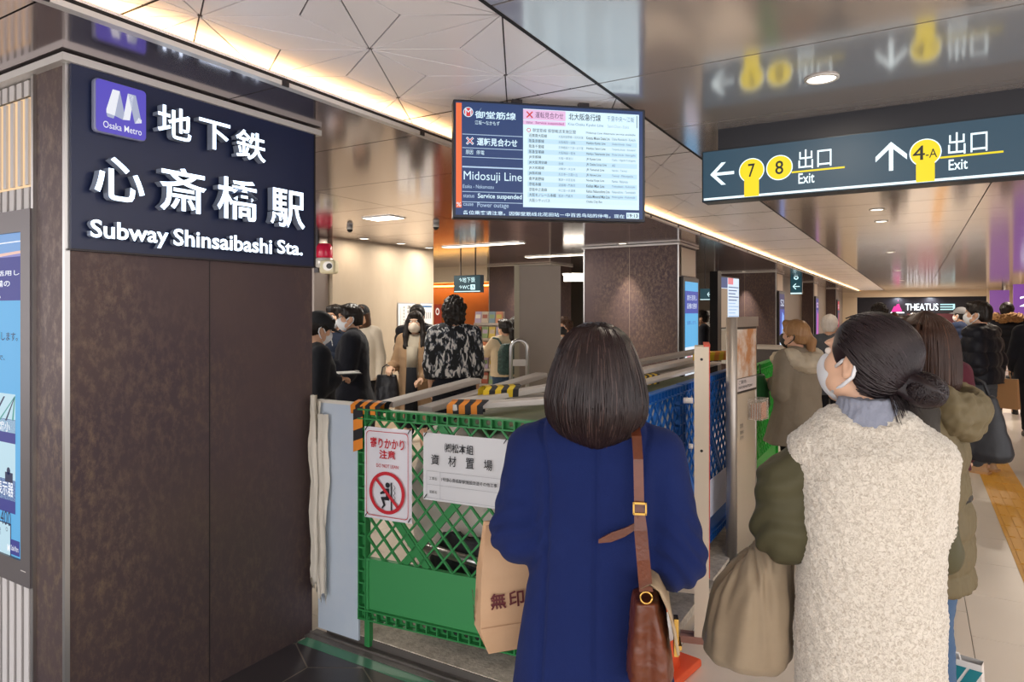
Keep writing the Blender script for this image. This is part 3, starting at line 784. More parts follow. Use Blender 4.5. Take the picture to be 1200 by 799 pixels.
def safety_fence(name, label, loc, rotz, W, H0, H1, mats, legs=(.03,), low=.24, step=.052, group='plastic safety fence panels'):
    m0, m1 = mats
    t = thing(name, label, 'fence', loc, rotz, group)
    fr = MB(); rt = .05
    for z0 in (H0, H1 - rt):
        fr.b2((0, -.022, z0), (W, .022, z0 + .007)); fr.b2((0, -.022, z0 + rt - .007), (W, .022, z0 + rt))
        n = int(W / step)
        for k in range(n + 1):
            x = k * W / n; fr.b2((max(0, x - .003), -.021, z0 + .007), (min(W, x + .003), .021, z0 + rt - .007))
            if k < n: holed(fr, x + .003, z0 + .007, x + W / n - .003, z0 + rt - .007, .006, .004, .0115)
    for x0 in (0, W - .045):
        fr.b2((x0, -.02, H0), (x0 + .006, .02, H1)); fr.b2((x0 + .039, -.02, H0), (x0 + .045, .02, H1)); fr.b2((x0, .008, H0), (x0 + .045, .014, H1))
        n = int((H1 - H0) / .056)
        for k in range(n): fr.b2((x0, -.018, H0 + k * .056), (x0 + .045, .01, H0 + k * .056 + .008))
    fr.build('frame', m0, t)
    la = MB(); a, b = .046, H0 + rt + low; x1, z1 = W - .046, H1 - rt
    p = .092; sl = 1.12
    def seg(x, z, dx, w, th, y):
        # line through (x, z) with slope dx*sl clipped to the opening
        pts = []
        for X in (a, x1):
            Z = z + (X - x) * sl * dx
            if b <= Z <= z1: pts.append((X, Z))
        for Z in (b, z1):
            X = x + (Z - z) / (sl * dx)
            if a < X < x1: pts.append((X, Z))
        if len(pts) >= 2:
            A, B = min(pts), max(pts)
            if math.dist(A, B) > .02: la.bar((A[0], y, A[1]), (B[0], y, B[1]), w, th, 0, up=(0, 1, 0))
    k = -20
    while k < 40:
        seg(a + k * p, b, 1, .0085, .012, .0); seg(a + k * p, b, -1, .0085, .012, -.003); k += 1
    for k in (-3.4, 3.6, 10.6): seg(a + k * p, b, -1, .032, .016, .002)
    for k in (-7, 2.2): seg(a + k * p, b, 1, .032, .016, .004)
    la.build('lattice', m0, t)
    lp = MB(); lp.b2((.045, -.004, H0 + rt), (W - .045, .006, b)); lp.b2((.045, -.016, b - .007), (W - .045, .010, b + .003)); lp.b2((.045, -.014, H0 + rt), (.055, .004, b))
    lp.build('lower_panel', m1, t)
    for lx in legs:
        MB().b2((lx, -.014, .0), (lx + .028, .014, H0 + .02)).build('leg', m0, t)
    return t
m_g = M('fence_green', '#2f8447', rough=.45); m_g2 = M('fence_green_panel', '#3d9255', rough=.5)
m_b = M('fence_blue', '#1f6cc4', rough=.42); m_b2 = M('fence_blue_panel', '#2070c8', rough=.45)
m_l = M('fence_lime', '#2fb03e', rough=.45)
fg = safety_fence('safety_fence', 'green plastic safety fence panel carrying two white notices', (-2.262, 2.385, .022), R(6), 1.14, .125, 1.12, (m_g, m_g2), legs=(.035, 1.08))
fb = safety_fence('safety_fence', 'blue plastic safety fence panel directly behind the blue coat', (-1.135, 2.52, 0), R(90), 1.22, .12, 1.19, (m_b, m_b2), legs=(.05, 1.14))
f2 = dup(fb, (-1.14, 3.77, 0), R(90), 'farther blue plastic safety fence panel beside the glazed stand')
fl_ = safety_fence('safety_fence', 'bright green plastic safety fence panel behind the glazed stand', (-1.13, 5.62, 0), R(90), 1.2, .08, 1.16, (m_l, m_l), legs=(.05, 1.12))
# small white sheet and label on the blue panel
t = tag(MB().quadp(0, 0, .50, .24, -.0, 0).add([(.1, -.004, .05), (.24, -.004, .12), (.3, -.004, .1), (.4, -.002, .2)], [(0, 1, 2, 3)]).build('taped_sheet', M('sheet_lilac', '#d5d8ea', rough=.5)), 'pale sheet taped low on the farther blue fence panel', 'sheet')
t.location = (-1.112, 4.32, .29); t.rotation_euler = (0, 0, PI / 2)
t = tag(MB().quadp(0, 0, .1, .17, 0).build('clear_pocket', M('pocket', '#6f8fae', rough=.2)), 'small clear pocket on the farther blue fence panel', 'pocket'); t.location = (-1.112, 4.72, .72); t.rotation_euler = (0, 0, PI / 2)
# fence feet blocks
for i, (y, l) in enumerate([(2.66, 'nearest'), (3.76, 'middle'), (5.3, 'farthest')]):
    t = thing('fence_foot', l + ' grey weighted foot block under the blue fence line', 'foot block', (-1.12, y, 0), 0, 'fence foot blocks')
    MB().rbox((0, 0, .045), (.34, .16, .09), .02).build('block', M('foot_grey', '#8a847a', rough=.7), t)
    MB().b2((-.03, -.05, .09), (.03, .05, .12)).build('socket', m_darktrim, t)

# notices on the green fence
Tn = Matrix.Translation((-2.262, 2.385, .022)) @ Matrix.Rotation(R(6), 4, 'Z')
def notice(name, label, u, z, w, h, fn, mats):
    t = thing(name, label, 'notice', Tn @ Vector((u, -.026, z)), R(6))
    b = MB(); n = 8
    vs = [(w * i / n, .004 * math.sin(3 * i / n * PI) * (.5 + .5 * j), h * j) for j in (0, 1) for i in range(n + 1)]
    b.add(vs, [(i, i + 1, n + 2 + i, n + 1 + i) for i in range(n)], 0, None, True); fn(b)
    b.build('sheet', mats, t)
    for x, zz in ((.012, h - .01), (w - .012, h - .01), (.012, .012), (w - .012, .012)):
        MB().tube([(x - .006, -.003, zz - .006), (x, -.009, zz), (x + .008, -.003, zz + .014)], .0022, 6).build('cable_tie', m_black, t)
    return t
def n1(b):
    w, h, y = .262, .425, -.008
    O = rr(.014, .016, w - .014, h - .016, .02); I = rr(.017, .019, w - .017, h - .019, .018); n = len(O)
    b.add([(p[0], y, p[1]) for p in O + I], [(i, (i + 1) % n, n + (i + 1) % n, n + i) for i in range(n)], 1)
    b.text('寄りかかり', .038, h - .095, w - .036, h - .045, y, 1, 0, .02); b.text('注意', .088, h - .142, w - .085, h - .100, y, 1, 0, .02)
    b.text('DO NOT LEAN', .072, h - .182, w - .068, h - .166, y, 1, 0, .004)
    cx, cz = w / 2, .128
    b.disc(cx + .004, cz + .036, .0125, y, 2)                                            # head
    b.poly([(cx - .008, cz + .020), (cx + .012, cz + .022), (cx + .014, cz - .03), (cx - .004, cz - .03)], y, 2)
    b.poly([(cx - .008, cz + .018), (cx - .002, cz + .0), (cx - .036, cz - .010), (cx - .038, cz - .002)], y, 2)
    b.poly([(cx + .012, cz - .016), (cx + .012, cz - .034), (cx - .03, cz - .034), (cx - .034, cz - .022)], y, 2)
    b.poly([(cx - .034, cz - .022), (cx - .018, cz - .03), (cx - .008, cz - .058), (cx - .026, cz - .076), (cx - .03, cz - .07), (cx - .02, cz - .056)], y, 2)
    b.poly([(cx + .021, cz + .05), (cx + .028, cz + .05), (cx + .028, cz - .082), (cx + .021, cz - .082)], y, 2)
    zz = [(cx + .040 + (.004 if k % 2 else -.004), cz + .04 - k * .012) for k in range(8)]
    for p, q_ in zip(zz, zz[1:]): b.poly([p, (p[0] + .003, p[1]), (q_[0] + .003, q_[1]), q_], y, 2)
    b.disc(cx, cz, .098, y - .001, 1, 48, .082)
    s = math.sin(PI / 4)
    b.poly([(cx - .085 * s - .005, cz + .085 * s - .005), (cx + .085 * s - .005, cz - .085 * s - .005), (cx + .085 * s + .005, cz - .085 * s + .005), (cx - .085 * s + .005, cz + .085 * s + .005)], y - .001, 1)
notice('warning_notice', 'white do-not-lean notice with red prohibition circle on the green fence', .045, .615, .262, .425, n1, [M('notice_white', '#e3e3ea', rough=.4), M('notice_red', '#c5202e', rough=.5), M('notice_black', '#1a1b22', rough=.5)])
def n2(b):
    w, h, y = .42, .30, -.008
    b.text('㈱松本組', .115, h - .078, .258, h - .036, y, 2, 0, .012)
    for i, ch in enumerate('資材置場'): b.text(ch, .045 + .088 * i, h - .138, .085 + .088 * i, h - .092, y, 2, 0, .008)
    for x0, z0, x1, z1 in ((.022, .012, .398, .0132), (.022, .072, .398, .0732), (.022, .132, .398, .1332), (.022, .012, .0232, .132), (.092, .012, .0932, .132), (.397, .012, .398, .132)): b.quadp(x0, z0, x1, z1, y, 1)
    b.text('工事名', .036, .094, .074, .107, y, 2); b.text('1号線心斎橋駅駅施設改造その他工事', .098, .093, .372, .110, y, 2, 0, .008); b.text('業者名', .036, .034, .074, .047, y, 2)
notice('site_notice', 'white construction site notice with black Japanese lettering on the green fence', .368, .735, .42, .30, n2, [M('notice_pale', '#d9dadd', rough=.4), M('notice_line', '#9a9ca4', rough=.5), M('notice_black', '#1a1b22')])

# white board and crumpled strip between pillar and fence
v, q_ = Sdf((-.2, -.06, -.02), (.5, .06, 1.25), .02).loft([(.02, .15, .012, .15, 0), (1.14, .15, .012, .15, 0)], p=8).mesh(0)
bd = MB(); bd.b2((0, -.006, .0), (.27, .006, 1.12)); bd.b2((0, -.012, 1.12), (.29, .012, 1.135), 1)
t = tag(bd.build('sheet_board', [M('board_pale_blue', '#c3d2e4', rough=.45, var=(4, '#d3dde8', .3)), M('board_edge', '#e6e1d8')]), 'pale blue protective board between the brown pillar and the green fence', 'board')
t.location = (-2.545, 2.392, .03)
st = MB(); n = 26
def strip(x0, w, z0, z1, y, seed, mi=0):
    r = random.Random(seed); cols = 7; vs = []
    for j in range(n + 1):
        zz = z0 + (z1 - z0) * j / n
        for i in range(cols + 1):
            f = i / cols
            vs.append((x0 + w * f + .004 * math.sin(j * .7 + seed) + (r.uniform(-.003, .003)), y - .012 * (math.sin(f * 11 + j * .15 + seed) + .5 * math.sin(f * 23 + j * .4)) - r.uniform(0, .003), zz + (.03 * math.sin(f * 8 + seed) if j == 0 else 0)))
    k = cols + 1
    st.add(vs, [(j * k + i, j * k + i + 1, (j + 1) * k + i + 1, (j + 1) * k + i) for j in range(n) for i in range(cols)], mi, None, True)
strip(0, .055, .24, 1.16, 0, 1); strip(.045, .06, .20, 1.10, -.012, 3); strip(.005, .035, .27, 1.19, -.02, 5)
t = tag(st.build('crumpled_sheet', M('sheet_cream', '#ddd6c8', rough=.5)), 'crumpled cream plastic sheeting hanging at the pillar corner', 'sheeting'); t.location = (-2.553, 2.365, 0)

# hazard corner guards
m_or = M('hazard_orange', '#e58a2c', rough=.45); m_bk = M('hazard_black', '#1d1c20', rough=.5); m_ye = M('hazard_yellow', '#e6c22a', rough=.45)
def hazard(loc, rotz, label, L=.22, mats=(m_or, m_bk), drop=.0):
    b = MB(); k = 6
    for i in range(k):
        x0, x1 = -L / 2 + L * i / k, -L / 2 + L * (i + 1) / k; sh = .02
        prof = [(-.034, -.04), (-.038, .0), (-.03, .018), (.0, .024), (.03, .018), (.038, .0), (.034, -.04)]
        vs = [(x + (sh if z > 0 else 0), y, z) for x in (x0, x1) for y, z in prof]
        b.add(vs, [(a, a + 1, 8 + a, 7 + a) for a in range(6)], i % 2, None, False)
    if drop:
        for i in range(4):
            z0, z1 = -drop * i / 4, -drop * (i + 1) / 4
            b.add([(-L / 2 + .02, -.042, z0 - .02), (-L / 2 + .075, -.042, z0 - .0), (-L / 2 + .075, -.042, z1), (-L / 2 + .02, -.042, z1 - .02)], [(0, 1, 2, 3)], (i + 1) % 2)
            b.add([(-L / 2 + .02, -.042, z0 - .02), (-L / 2 + .02, -.01, z0 - .02), (-L / 2 + .02, -.01, z1 - .02), (-L / 2 + .02, -.042, z1 - .02)], [(0, 1, 2, 3)], (i + 1) % 2)
    o = b.build('corner_guard', list(mats)); o.location = loc; o.rotation_euler = (0, 0, rotz)
    return tag(o, label, 'corner guard', 'striped foam corner guards')
hazard((-2.225, 2.41, 1.155), R(6), 'orange and black striped guard folded over the green fence corner', .17, drop=.2)
hazard((-1.80, 2.60, 1.165), R(25), 'orange and black striped guard lying beside the pale planks', .17)
hazard((-1.86, 2.98, 1.195), R(55), 'yellow striped guard on the planks behind the green fence', .2, (m_ye, m_bk))
hazard((-1.42, 4.0, 1.19), R(80), 'yellow striped guard on the planks right of the blue coat', .2, (m_ye, m_bk))
hazard((-1.62, 4.05, 1.17), R(20), 'orange striped guard near the grey partition foot', .18)
hazard((-1.22, 4.75, 1.30), R(60), 'yellow and orange striped guard between the white post and glazed stand', .26, (m_ye, m_or))

# covered stacks of material
def stack(name, label, lo, hi, mat, seed, amp=.035, p=5, h=.03):
    cx, cy = (lo[0] + hi[0]) / 2, (lo[1] + hi[1]) / 2; rx, ry = (hi[0] - lo[0]) / 2, (hi[1] - lo[1]) / 2
    S_ = Sdf((lo[0] - .08, lo[1] - .08, lo[2] - .02), (hi[0] + .08, hi[1] + .08, hi[2] + .08), h)
    S_.loft([(lo[2], rx, ry, cx, cy), (lo[2] + (hi[2] - lo[2]) * .8, rx * .96, ry * .97, cx, cy), (hi[2], rx * .8, ry * .9, cx, cy)], p=p, k=0)
    v, q = S_.mesh(1); nn = vnormals(v, q); d = wav(v, (3.2, 2.2, 2.6), seed, 4); d2 = np.abs(wav(v, (5, 4, 3), seed + 1, 2))
    v = v + nn * (amp * d - amp * .7 * d2)[:, None]; v[:, 2] = np.maximum(v[:, 2], lo[2] + .001)
    return tag(np_mesh(name, v, q, mat), label, 'covered stack')
m_sheet = M('tarp_white', '#e4d8ce', rough=.55); m_sheet2 = M('tarp_grey', '#c9c2bb', rough=.5)
stack('covered_stack', 'stack of material under pale plastic sheets just behind the green fence', (-2.38, 2.72, .05), (-1.38, 3.9, .99), m_sheet, 3)
stack('covered_stack', 'long sheeted stack behind the blue fence panels', (-2.30, 4.02, .05), (-1.36, 5.3, 1.03), m_sheet2, 8)
stack('covered_stack', 'low dark covered pile seen low through the green lattice', (-2.05, 2.60, .05), (-1.30, 2.69, .55), M('mat_black', '#232326', rough=.6), 5, .03, 3, .02)
pp_ = MB().tube([(-2.10, 2.555, .48), (-1.40, 2.555, .44)], .022, 12)
tag(pp_.build('pipe', m_steel), 'grey metal pipe lying on the dark pile behind the lattice', 'pipe')
st_ = tag(MB().b2((-.33, -.5, 0), (.33, .5, .022)).build('plywood_sheet', M('olive_board', '#7d8468', rough=.6)), 'olive green board lying on top of the sheeted stack', 'board'); st_.location = (-1.68, 3.2, 1.045); st_.rotation_euler = (0, 0, R(8))
st_ = tag(MB().b2((-.36, -.6, 0), (.36, .6, .022)).build('plywood_sheet', M('olive_board', '#7d8468')), 'olive green board on the far stack beside the blue fence', 'board'); st_.location = (-1.62, 4.55, 1.075)
# planks
m_pk = M('plank_grey', '#b9b0a9', rough=.5, var=(3, '#a89f98', .3), stretch=(1, .2, 1)); m_pk2 = M('plank_pale', '#d6cfc9', rough=.5)
def plank(a, b, w, label, mat=m_pk, th=.03):
    a, b = Vector(a), Vector(b); c = (a + b) / 2; L = (b - a).length
    o = MB().rbox((0, 0, 0), (w, L, th), .006).build('plank', mat); o.location = c
    d = b - a; o.rotation_euler = (math.atan2(d.z, math.hypot(d.x, d.y)), 0, math.atan2(-d.x, d.y))
    return tag(o, label, 'plank', 'planks laid over the stacked material')
plank((-2.20, 2.50, 1.15), (-2.19, 3.25, 1.20), .085, 'silver plank resting on the left end of the green fence')
plank((-2.06, 2.62, 1.12), (-2.02, 3.75, 1.20), .09, 'grey plank second from the left behind the green fence')
plank((-1.93, 2.70, 1.150), (-1.62, 3.75, 1.20), .07, 'long grey plank slanting away behind the yellow guard', m_pk2)
plank((-1.86, 2.56, 1.155), (-1.40, 3.20, 1.16), .08, 'pale plank running towards the head of the blue-coated woman', m_pk2)
plank((-1.52, 3.55, 1.14), (-1.50, 5.2, 1.19), .10, 'lowest grey plank right of the blue coat above the blue fence')
plank((-1.66, 3.75, 1.18), (-1.34, 5.35, 1.26), .09, 'long pale plank crossing above the blue fence', m_pk2)
plank((-1.85, 4.1, 1.20), (-1.50, 5.6, 1.28), .10, 'topmost grey plank right of the blue coat')
plank((-1.26, 3.4, 1.215), (-1.24, 5.0, 1.225), .07, 'narrow plank lying along the top of the blue fence', m_pk2, .02)
plank((-2.25, 3.6, 1.08), (-1.35, 3.55, 1.11), .10, 'cross plank lying under the other planks')

# ------------------------------------------------------------------ traffic cone
t = thing('traffic_cone', 'orange and white traffic cone behind the leather handbag', 'cone', (-1.0, 2.92, 0), R(-10))
MB().rbox((0, 0, .018), (.31, .31, .036), .01).build('base', M('cone_orange', '#e8582c', rough=.5), t)
cb = MB(); zs = [.03, .16, .28, .40, .52, .70]; rs = [.115, .094, .074, .056, .040, .022]
for i in range(5): cb.lathe([(rs[i], zs[i]), (rs[i + 1], zs[i + 1])], 28, i % 2)
cb.build('cone_body', [M('cone_orange'), M('cone_white', '#eceae6', rough=.4)], t)

# ------------------------------------------------------------------ cream post seen edge on
t = thing('barrier_stand', 'cream upright barrier post with red edging standing before the blue fence', 'barrier', (-.885, 3.28, 0), R(15.5))
po = MB().b2((-.034, -.03, .03), (.034, .03, 1.43))
m_cr = M('cream_metal', '#e4d6bf', rough=.4)
for z in (.35, .42, .93, 1.37): po.add([(.0 + .007 * math.cos(a), -.0308, z + .007 * math.sin(a)) for a in [2 * PI * k / 10 for k in range(10)]], [tuple(range(10))], 1)
po.build('post', [m_cr, m_black], t)
MB().b2((.020, -.02, .30), (.026, .55, 1.425)).build('panel', [M('barrier_panel', '#cfc8c0', rough=.5)], t)
MB().b2((.030, -.028, .32), (.0385, .0, 1.43)).b2((.01, -.03, 1.43), (.040, .30, 1.440)).build('edging', M('edging_red', '#d9553c', rough=.5), t)
MB().b2((-.034, .52, .03), (.034, .58, 1.41)).build('post', m_cr, t)
MB().b2((-.10, -.035, .0), (.34, -.005, .032)).b2((-.10, .005, 0), (.34, .035, .03)).build('foot', M('foot_red', '#a5786a', rough=.5), t)
MB().b2((-.03, .53, .0), (.34, .57, .032)).build('foot', m_cr, t)
MB().b2((-.12, .24, .13), (.02, .28, .16)).tube([(-.02, .26, .145), (.26, .26, .145)], .012, 10).build('cross_bar', m_cr, t)
MB().tube([(-.04, -.028, 1.17), (-.085, -.03, 1.17)], .014, 10).build('clip', m_pk2, t)
MB().tube([(-.04, -.028, .95), (-.06, -.03, .95)], .012, 10).build('clip', m_pk2, t)

# ------------------------------------------------------------------ glazed information stand
t = thing('information_stand', 'metal floor stand with framed poster and clear leaflet holder', 'stand', (-.965, 4.60, 0), R(83))
W = .44
MB().rbox((.02, -.03, .014), (.72, .30, .028), .006).b2((-.34, -.18, .0), (.38, -.17, .03)).build('base', M('stand_base', '#5e5853', rough=.15, metal=.5), t)
MB().lathe([(.034, .02), (.034, 1.56), (.02, 1.565)], 20, T=Matrix.Translation((-W / 2, 0, 0))).build('post', M('stand_steel', '#b5aea6', rough=.42, metal=.8), t)
MB().b2((-W / 2, -.02, 1.50), (W / 2 + .02, .02, 1.565)).build('top_rail', M('stand_steel'), t)
MB().lathe([(.012, .02), (.012, 1.5)], 12, T=Matrix.Translation((W / 2 + .008, 0, 0))).build('post', M('stand_steel'), t)
pf = MB().b2((-W / 2 + .03, -.014, 1.07), (W / 2, .012, 1.50), 0)
pf.quadp(-W / 2 + .045, 1.17, W / 2 - .012, 1.485, -.0155, 1); pf.quadp(-W / 2 + .045, 1.085, W / 2 - .012, 1.165, -.0155, 2)
pf.text('ご案内', -.14, 1.13, .0, 1.155, -.0165, 3); pf.text('INFORMATION', -.14, 1.10, .12, 1.117, -.0165, 3)
ph = M('poster_photo', '#c98a5a', rough=.25, var=(5, '#e8dfd2', .12)); pf.build('poster_frame', [M('frame_black', '#2b2724', rough=.4), ph, M('poster_strip', '#dcd2d0', rough=.3), M('notice_black')], t)
gm = M('stand_panel', '#d3c3ac', rough=.12, alpha=.72)
gl = MB().b2((-W / 2 + .03, -.006, .03), (W / 2, .006, 1.07)); gl.build('clear_panel', gm, t)
MB().text('禁煙', -.09, .84, -.03, .87, -.008, 0).text('駅構内', -.09, .80, -.02, .825, -.008, 0).text('案内所', -.09, .765, -.02, .79, -.008, 0).build('lettering', M('notice_black'), t)
MB().b2((.06, -.10, .88), (.20, -.095, 1.02)).b2((.06, -.10, .88), (.20, -.008, .885)).b2((.06, -.10, .88), (.064, -.008, 1.02)).b2((.196, -.10, .88), (.20, -.008, 1.02)).build('leaflet_holder', M('acrylic', '#efe9e2', rough=.1, alpha=.22), t)
lf = MB()
for k in range(9): lf.b2((.072 + .0, -.09 + .008 * k, .886), (.19, -.088 + .008 * k, .995 - .002 * k), k % 2)
tag(lf.build('leaflet_pack', [M('leaflet_orange', '#d9823f', rough=.5), M('leaflet_white', '#efe8df', rough=.5)]), 'orange leaflets filed in the clear holder of the metal stand', 'leaflets'); bpy.data.objects['leaflet_pack'].location = (-.965, 4.60, 0); bpy.data.objects['leaflet_pack'].rotation_euler = (0, 0, R(83))

# ------------------------------------------------------------------ grey partition and chrome hoop
a = Vector((-3.344, 5.69)); b = Vector((-2.97, 5.91)); L = (b - a).length
t = thing('partition_panel', 'tall blank grey-brown partition panel beyond the planks', 'partition', (a.x, a.y, 0), math.atan2(b.y - a.y, b.x - a.x))
MB().b2((.03, -.012, .05), (L, .03, 2.04)).build('board', M('partition_grey', '#93857a', rough=.6, var=(3, '#9a8d82', .3)), t)
MB().b2((-.02, -.02, 0), (.03, .04, 2.06)).build('upright', M('partition_edge', '#a79c85', rough=.5), t)
MB().b2((.0, -.014, 2.04), (L, .032, 2.055)).build('top_edge', M('partition_edge2', '#8c8174'), t)
MB().b2((.0, -.2, 0), (L, .22, .03)).build('foot', m_darktrim, t)
t = thing('guard_hoop', 'chrome hoop rail standing before the grey partition', 'rail', (-3.12, 5.36, 0), R(38))
hp = [(-.075, 0, 0), (-.075, 0, 1.26)] + [(-.075 * math.cos(x), 0, 1.26 + .075 * math.sin(x)) for x in [PI * k / 8 for k in range(1, 8)]] + [(.075, 0, 1.26), (.075, 0, 0)]
MB().tube(hp, .019, 12, up=(0, 1, 0)).build('hoop', m_steel, t)
MB().b2((-.07, -.012, 1.10), (.07, .012, 1.16)).build('plate', M('stand_steel'), t)

# ------------------------------------------------------------------ standing screen, pillar screens, counter
t = thing('digital_display', 'tall slim screen stand showing a service table before the brown pillar', 'screen', (-2.50, 10.30, 0), R(84))
MB().b2((-.16, -.02, 0), (-.005, .10, 2.2)).build('post', m_black, t)
MB().rbox((.42, .03, 1.74), (.86, .07, .80), .01).build('housing', m_black, t)
s_ = MB(); s_.quadp(.01, 1.36, .83, 2.12, -.008, 0); s_.quadp(.01, 1.36, .30, 1.95, -.009, 2); s_.quadp(.01, 1.96, .30, 2.12, -.009, 3); s_.quadp(.32, 2.02, .56, 2.12, -.009, 1)
for k in range(12): s_.quadp(.34, 1.97 - .05 * k, .80 - .07 * (k % 3), 1.985 - .05 * k, -.0095, 3 if k < 5 else 4)
s_.build('screen', [M('ds_white', '#d9ecff', emit=1.), M('ds_pink', '#f08c94', emit=.9), M('ds_tan', '#b79e86', emit=.6), M('ds_blue', '#4a5f96', emit=.7), M('ds_line', '#a9c4ea', emit=.9)], t)
def pscreen(x, y, label, z0=.75, z1=2.0, w=.62, cols=('#58b4ea', '#3c4fae', '#e8f4ff', '#e59aa8'), kind=0):
    t = thing('digital_display', label, 'screen', (x, y, z0), R(90), 'screens on the brown pillars')
    H = z1 - z0
    MB().b2((-w / 2 - .06, -.02, -.06), (w / 2 + .06, .03, H + .06)).build('frame', M('frame_black'), t)
    s = MB(); s.quadp(-w / 2, 0, w / 2, H, -.024, 0); c = [M('ps' + q, q, emit=.95) for q in cols]
    if kind == 0:
        s.quadp(-w / 2, H * .66, w / 2, H * .9, -.0245, 1); s.quadp(-w / 2, H * .0, w / 2, H * .3, -.0245, 2); s.quadp(-w * .35, H * .14, -.03, H * .25, -.025, 3); s.quadp(.04, H * .14, w * .38, H * .25, -.025, 3); s.quadp(-w * .4, H * .06, -.02, H * .11, -.025, 1); s.quadp(.04, H * .06, w * .4, H * .11, -.025, 1)
        s.text('度を活用し', -w * .35, H * .80, w * .4, H * .86, -.0252, 2); s.text('設備の更新', -w * .35, H * .71, w * .4, H * .77, -.0252, 2); s.text('加算します。', -w * .35, H * .54, w * .35, H * .58, -.0252, 1)
    else:
        s.quadp(-w / 2, H * .72, w / 2, H, -.0245, 1); s.add([(-w * .3, -.0248, .02), (w * .2, -.0248, .02), (w * .4, -.0248, H * .6), (0, -.0248, H * .68)], [(0, 1, 2, 3)], 3); s.quadp(-w / 2, 0, w / 2, H * .12, -.025, 2)
        s.text('S2', -w * .35, H * .78, w * .35, H * .9, -.0252, 2)
    s.build('screen', c, t); return t
pscreen(-2.618, 9.12, 'light blue notice screen on the side of the nearer brown pillar')
pscreen(-2.618, 16.45, 'deep blue advertising screen on the middle brown pillar', cols=('#2c46a8', '#141c5a', '#dff0ff', '#7fb0ff'), kind=1)
pscreen(-2.588, 22.75, 'violet advertising screen on the farther brown pillar', cols=('#6a4aa8', '#2c2c8a', '#ffd9ee', '#d05ab0'), kind=1)
pscreen(-2.568, 29.35, 'small far screen with red edge on the last brown pillar', cols=('#20406a', '#c0303a', '#dfe8ff', '#c0303a'), kind=1)
lightpan = MB()
for (x, y0, y1) in ((-2.648, 8.80, 9.45), (-2.648, 16.05, 16.8), (-2.618, 22.4, 23.1)): lightpan.b2((x, y0, 2.08), (x + .012, y1, 2.45))
structure(lightpan.build('trim_9', M('pillar_inset', '#c8b7a4', rough=.4)))
t = thing('barrier_counter', 'dark grey temporary counter with pale top behind the beige coat', 'counter', (-1.35, 9.4, 0), 0)
MB().b2((-.5, 0, 0), (.75, .45, 1.10)).build('body', M('counter_dark', '#57504c', rough=.5), t); MB().b2((-.53, -.03, 1.10), (.78, .48, 1.14)).build('top', M('counter_top', '#cbbfb0', rough=.35), t)
MB().b2((.10, -.004, 0), (.108, .01, 1.10)).b2((-.5, -.006, .0), (.75, .01, .08)).build('kick_plate', m_darktrim, t)

# ------------------------------------------------------------------ far shop front
t = thing('shop_sign', 'distant shop front sign with glowing white letters and pink emblem', 'sign', (0, YE + 2.9, 0), 0)
b_ = MB(); b_.text('THEATUS', -.36, 1.66, 1.02, 1.99, -.03, 0, .02, .004); b_.build('letters', M('shop_letters', '#f2fbff', emit=3.), t)
b_ = MB()
for z in (1.68, 1.80, 1.92): b_.b2((1.10, -.03, z), (1.62, -.01, z + .05))
b_.b2((1.62, -.03, 1.68), (1.70, -.01, 1.97)); b_.build('bars', M('shop_bars', '#bfeef2', emit=1.5), t)
b_ = MB(); b_.poly([(-.98, 1.58), (-.50, 1.62), (-.60, 1.86), (-.68, 2.20), (-.76, 1.88), (-.86, 1.86)], -.03, 0); b_.disc(-.7, 2.05, .08, -.035, 1); b_.quadp(-1.0, 1.52, -.42, 1.57, -.03, 2); b_.build('emblem', [M('shop_pink', '#e0318f', emit=1.6), M('shop_dark'), M('shop_letters')], t)
t = thing('shop_interior', 'dim reddish shop interior glowing under the far letters', 'shop', (0, YE + 2.85, 0), 0)
MB().b2((-.3, 0, .1), (2.2, .03, 1.5)).build('backdrop', M('shop_red', '#6a2f36', emit=.25, rough=.5), t)
MB().b2((.2, -.04, .95), (.9, -.01, 1.25)).build('screen', M('shop_screen', '#e0557a', emit=.8), t); MB().b2((1.2, -.2, 0), (2.0, .0, 1.0)).build('counter', m_darktrim, t)
lamp('shop_spot', (-.7, YE + 2.7, 2.3), 20, .3, (.85, .92, 1)); lamp('shop_spot', (.7, YE + 2.7, 2.3), 20, .3, (.85, .92, 1))
t = tag(MB().b2((-.35, 0, 0), (.35, .06, 2.4)).text('2', -.2, 1.75, .2, 2.05, -.01, 1).build('light_panel', [M('violet_panel', '#8a4fa8', emit=.8), M('shop_letters')]), 'violet lit shop panel at the far right edge', 'panel'); t.location = (2.85, 24.5, 0)
t = tag(MB().b2((-.3, 0, 0), (.3, .06, 2.4)).build('light_panel', M('violet_panel2', '#9a5fb0', emit=.6)), 'violet lit panel behind the fur-hooded person', 'panel'); t.location = (2.75, 31, 0)

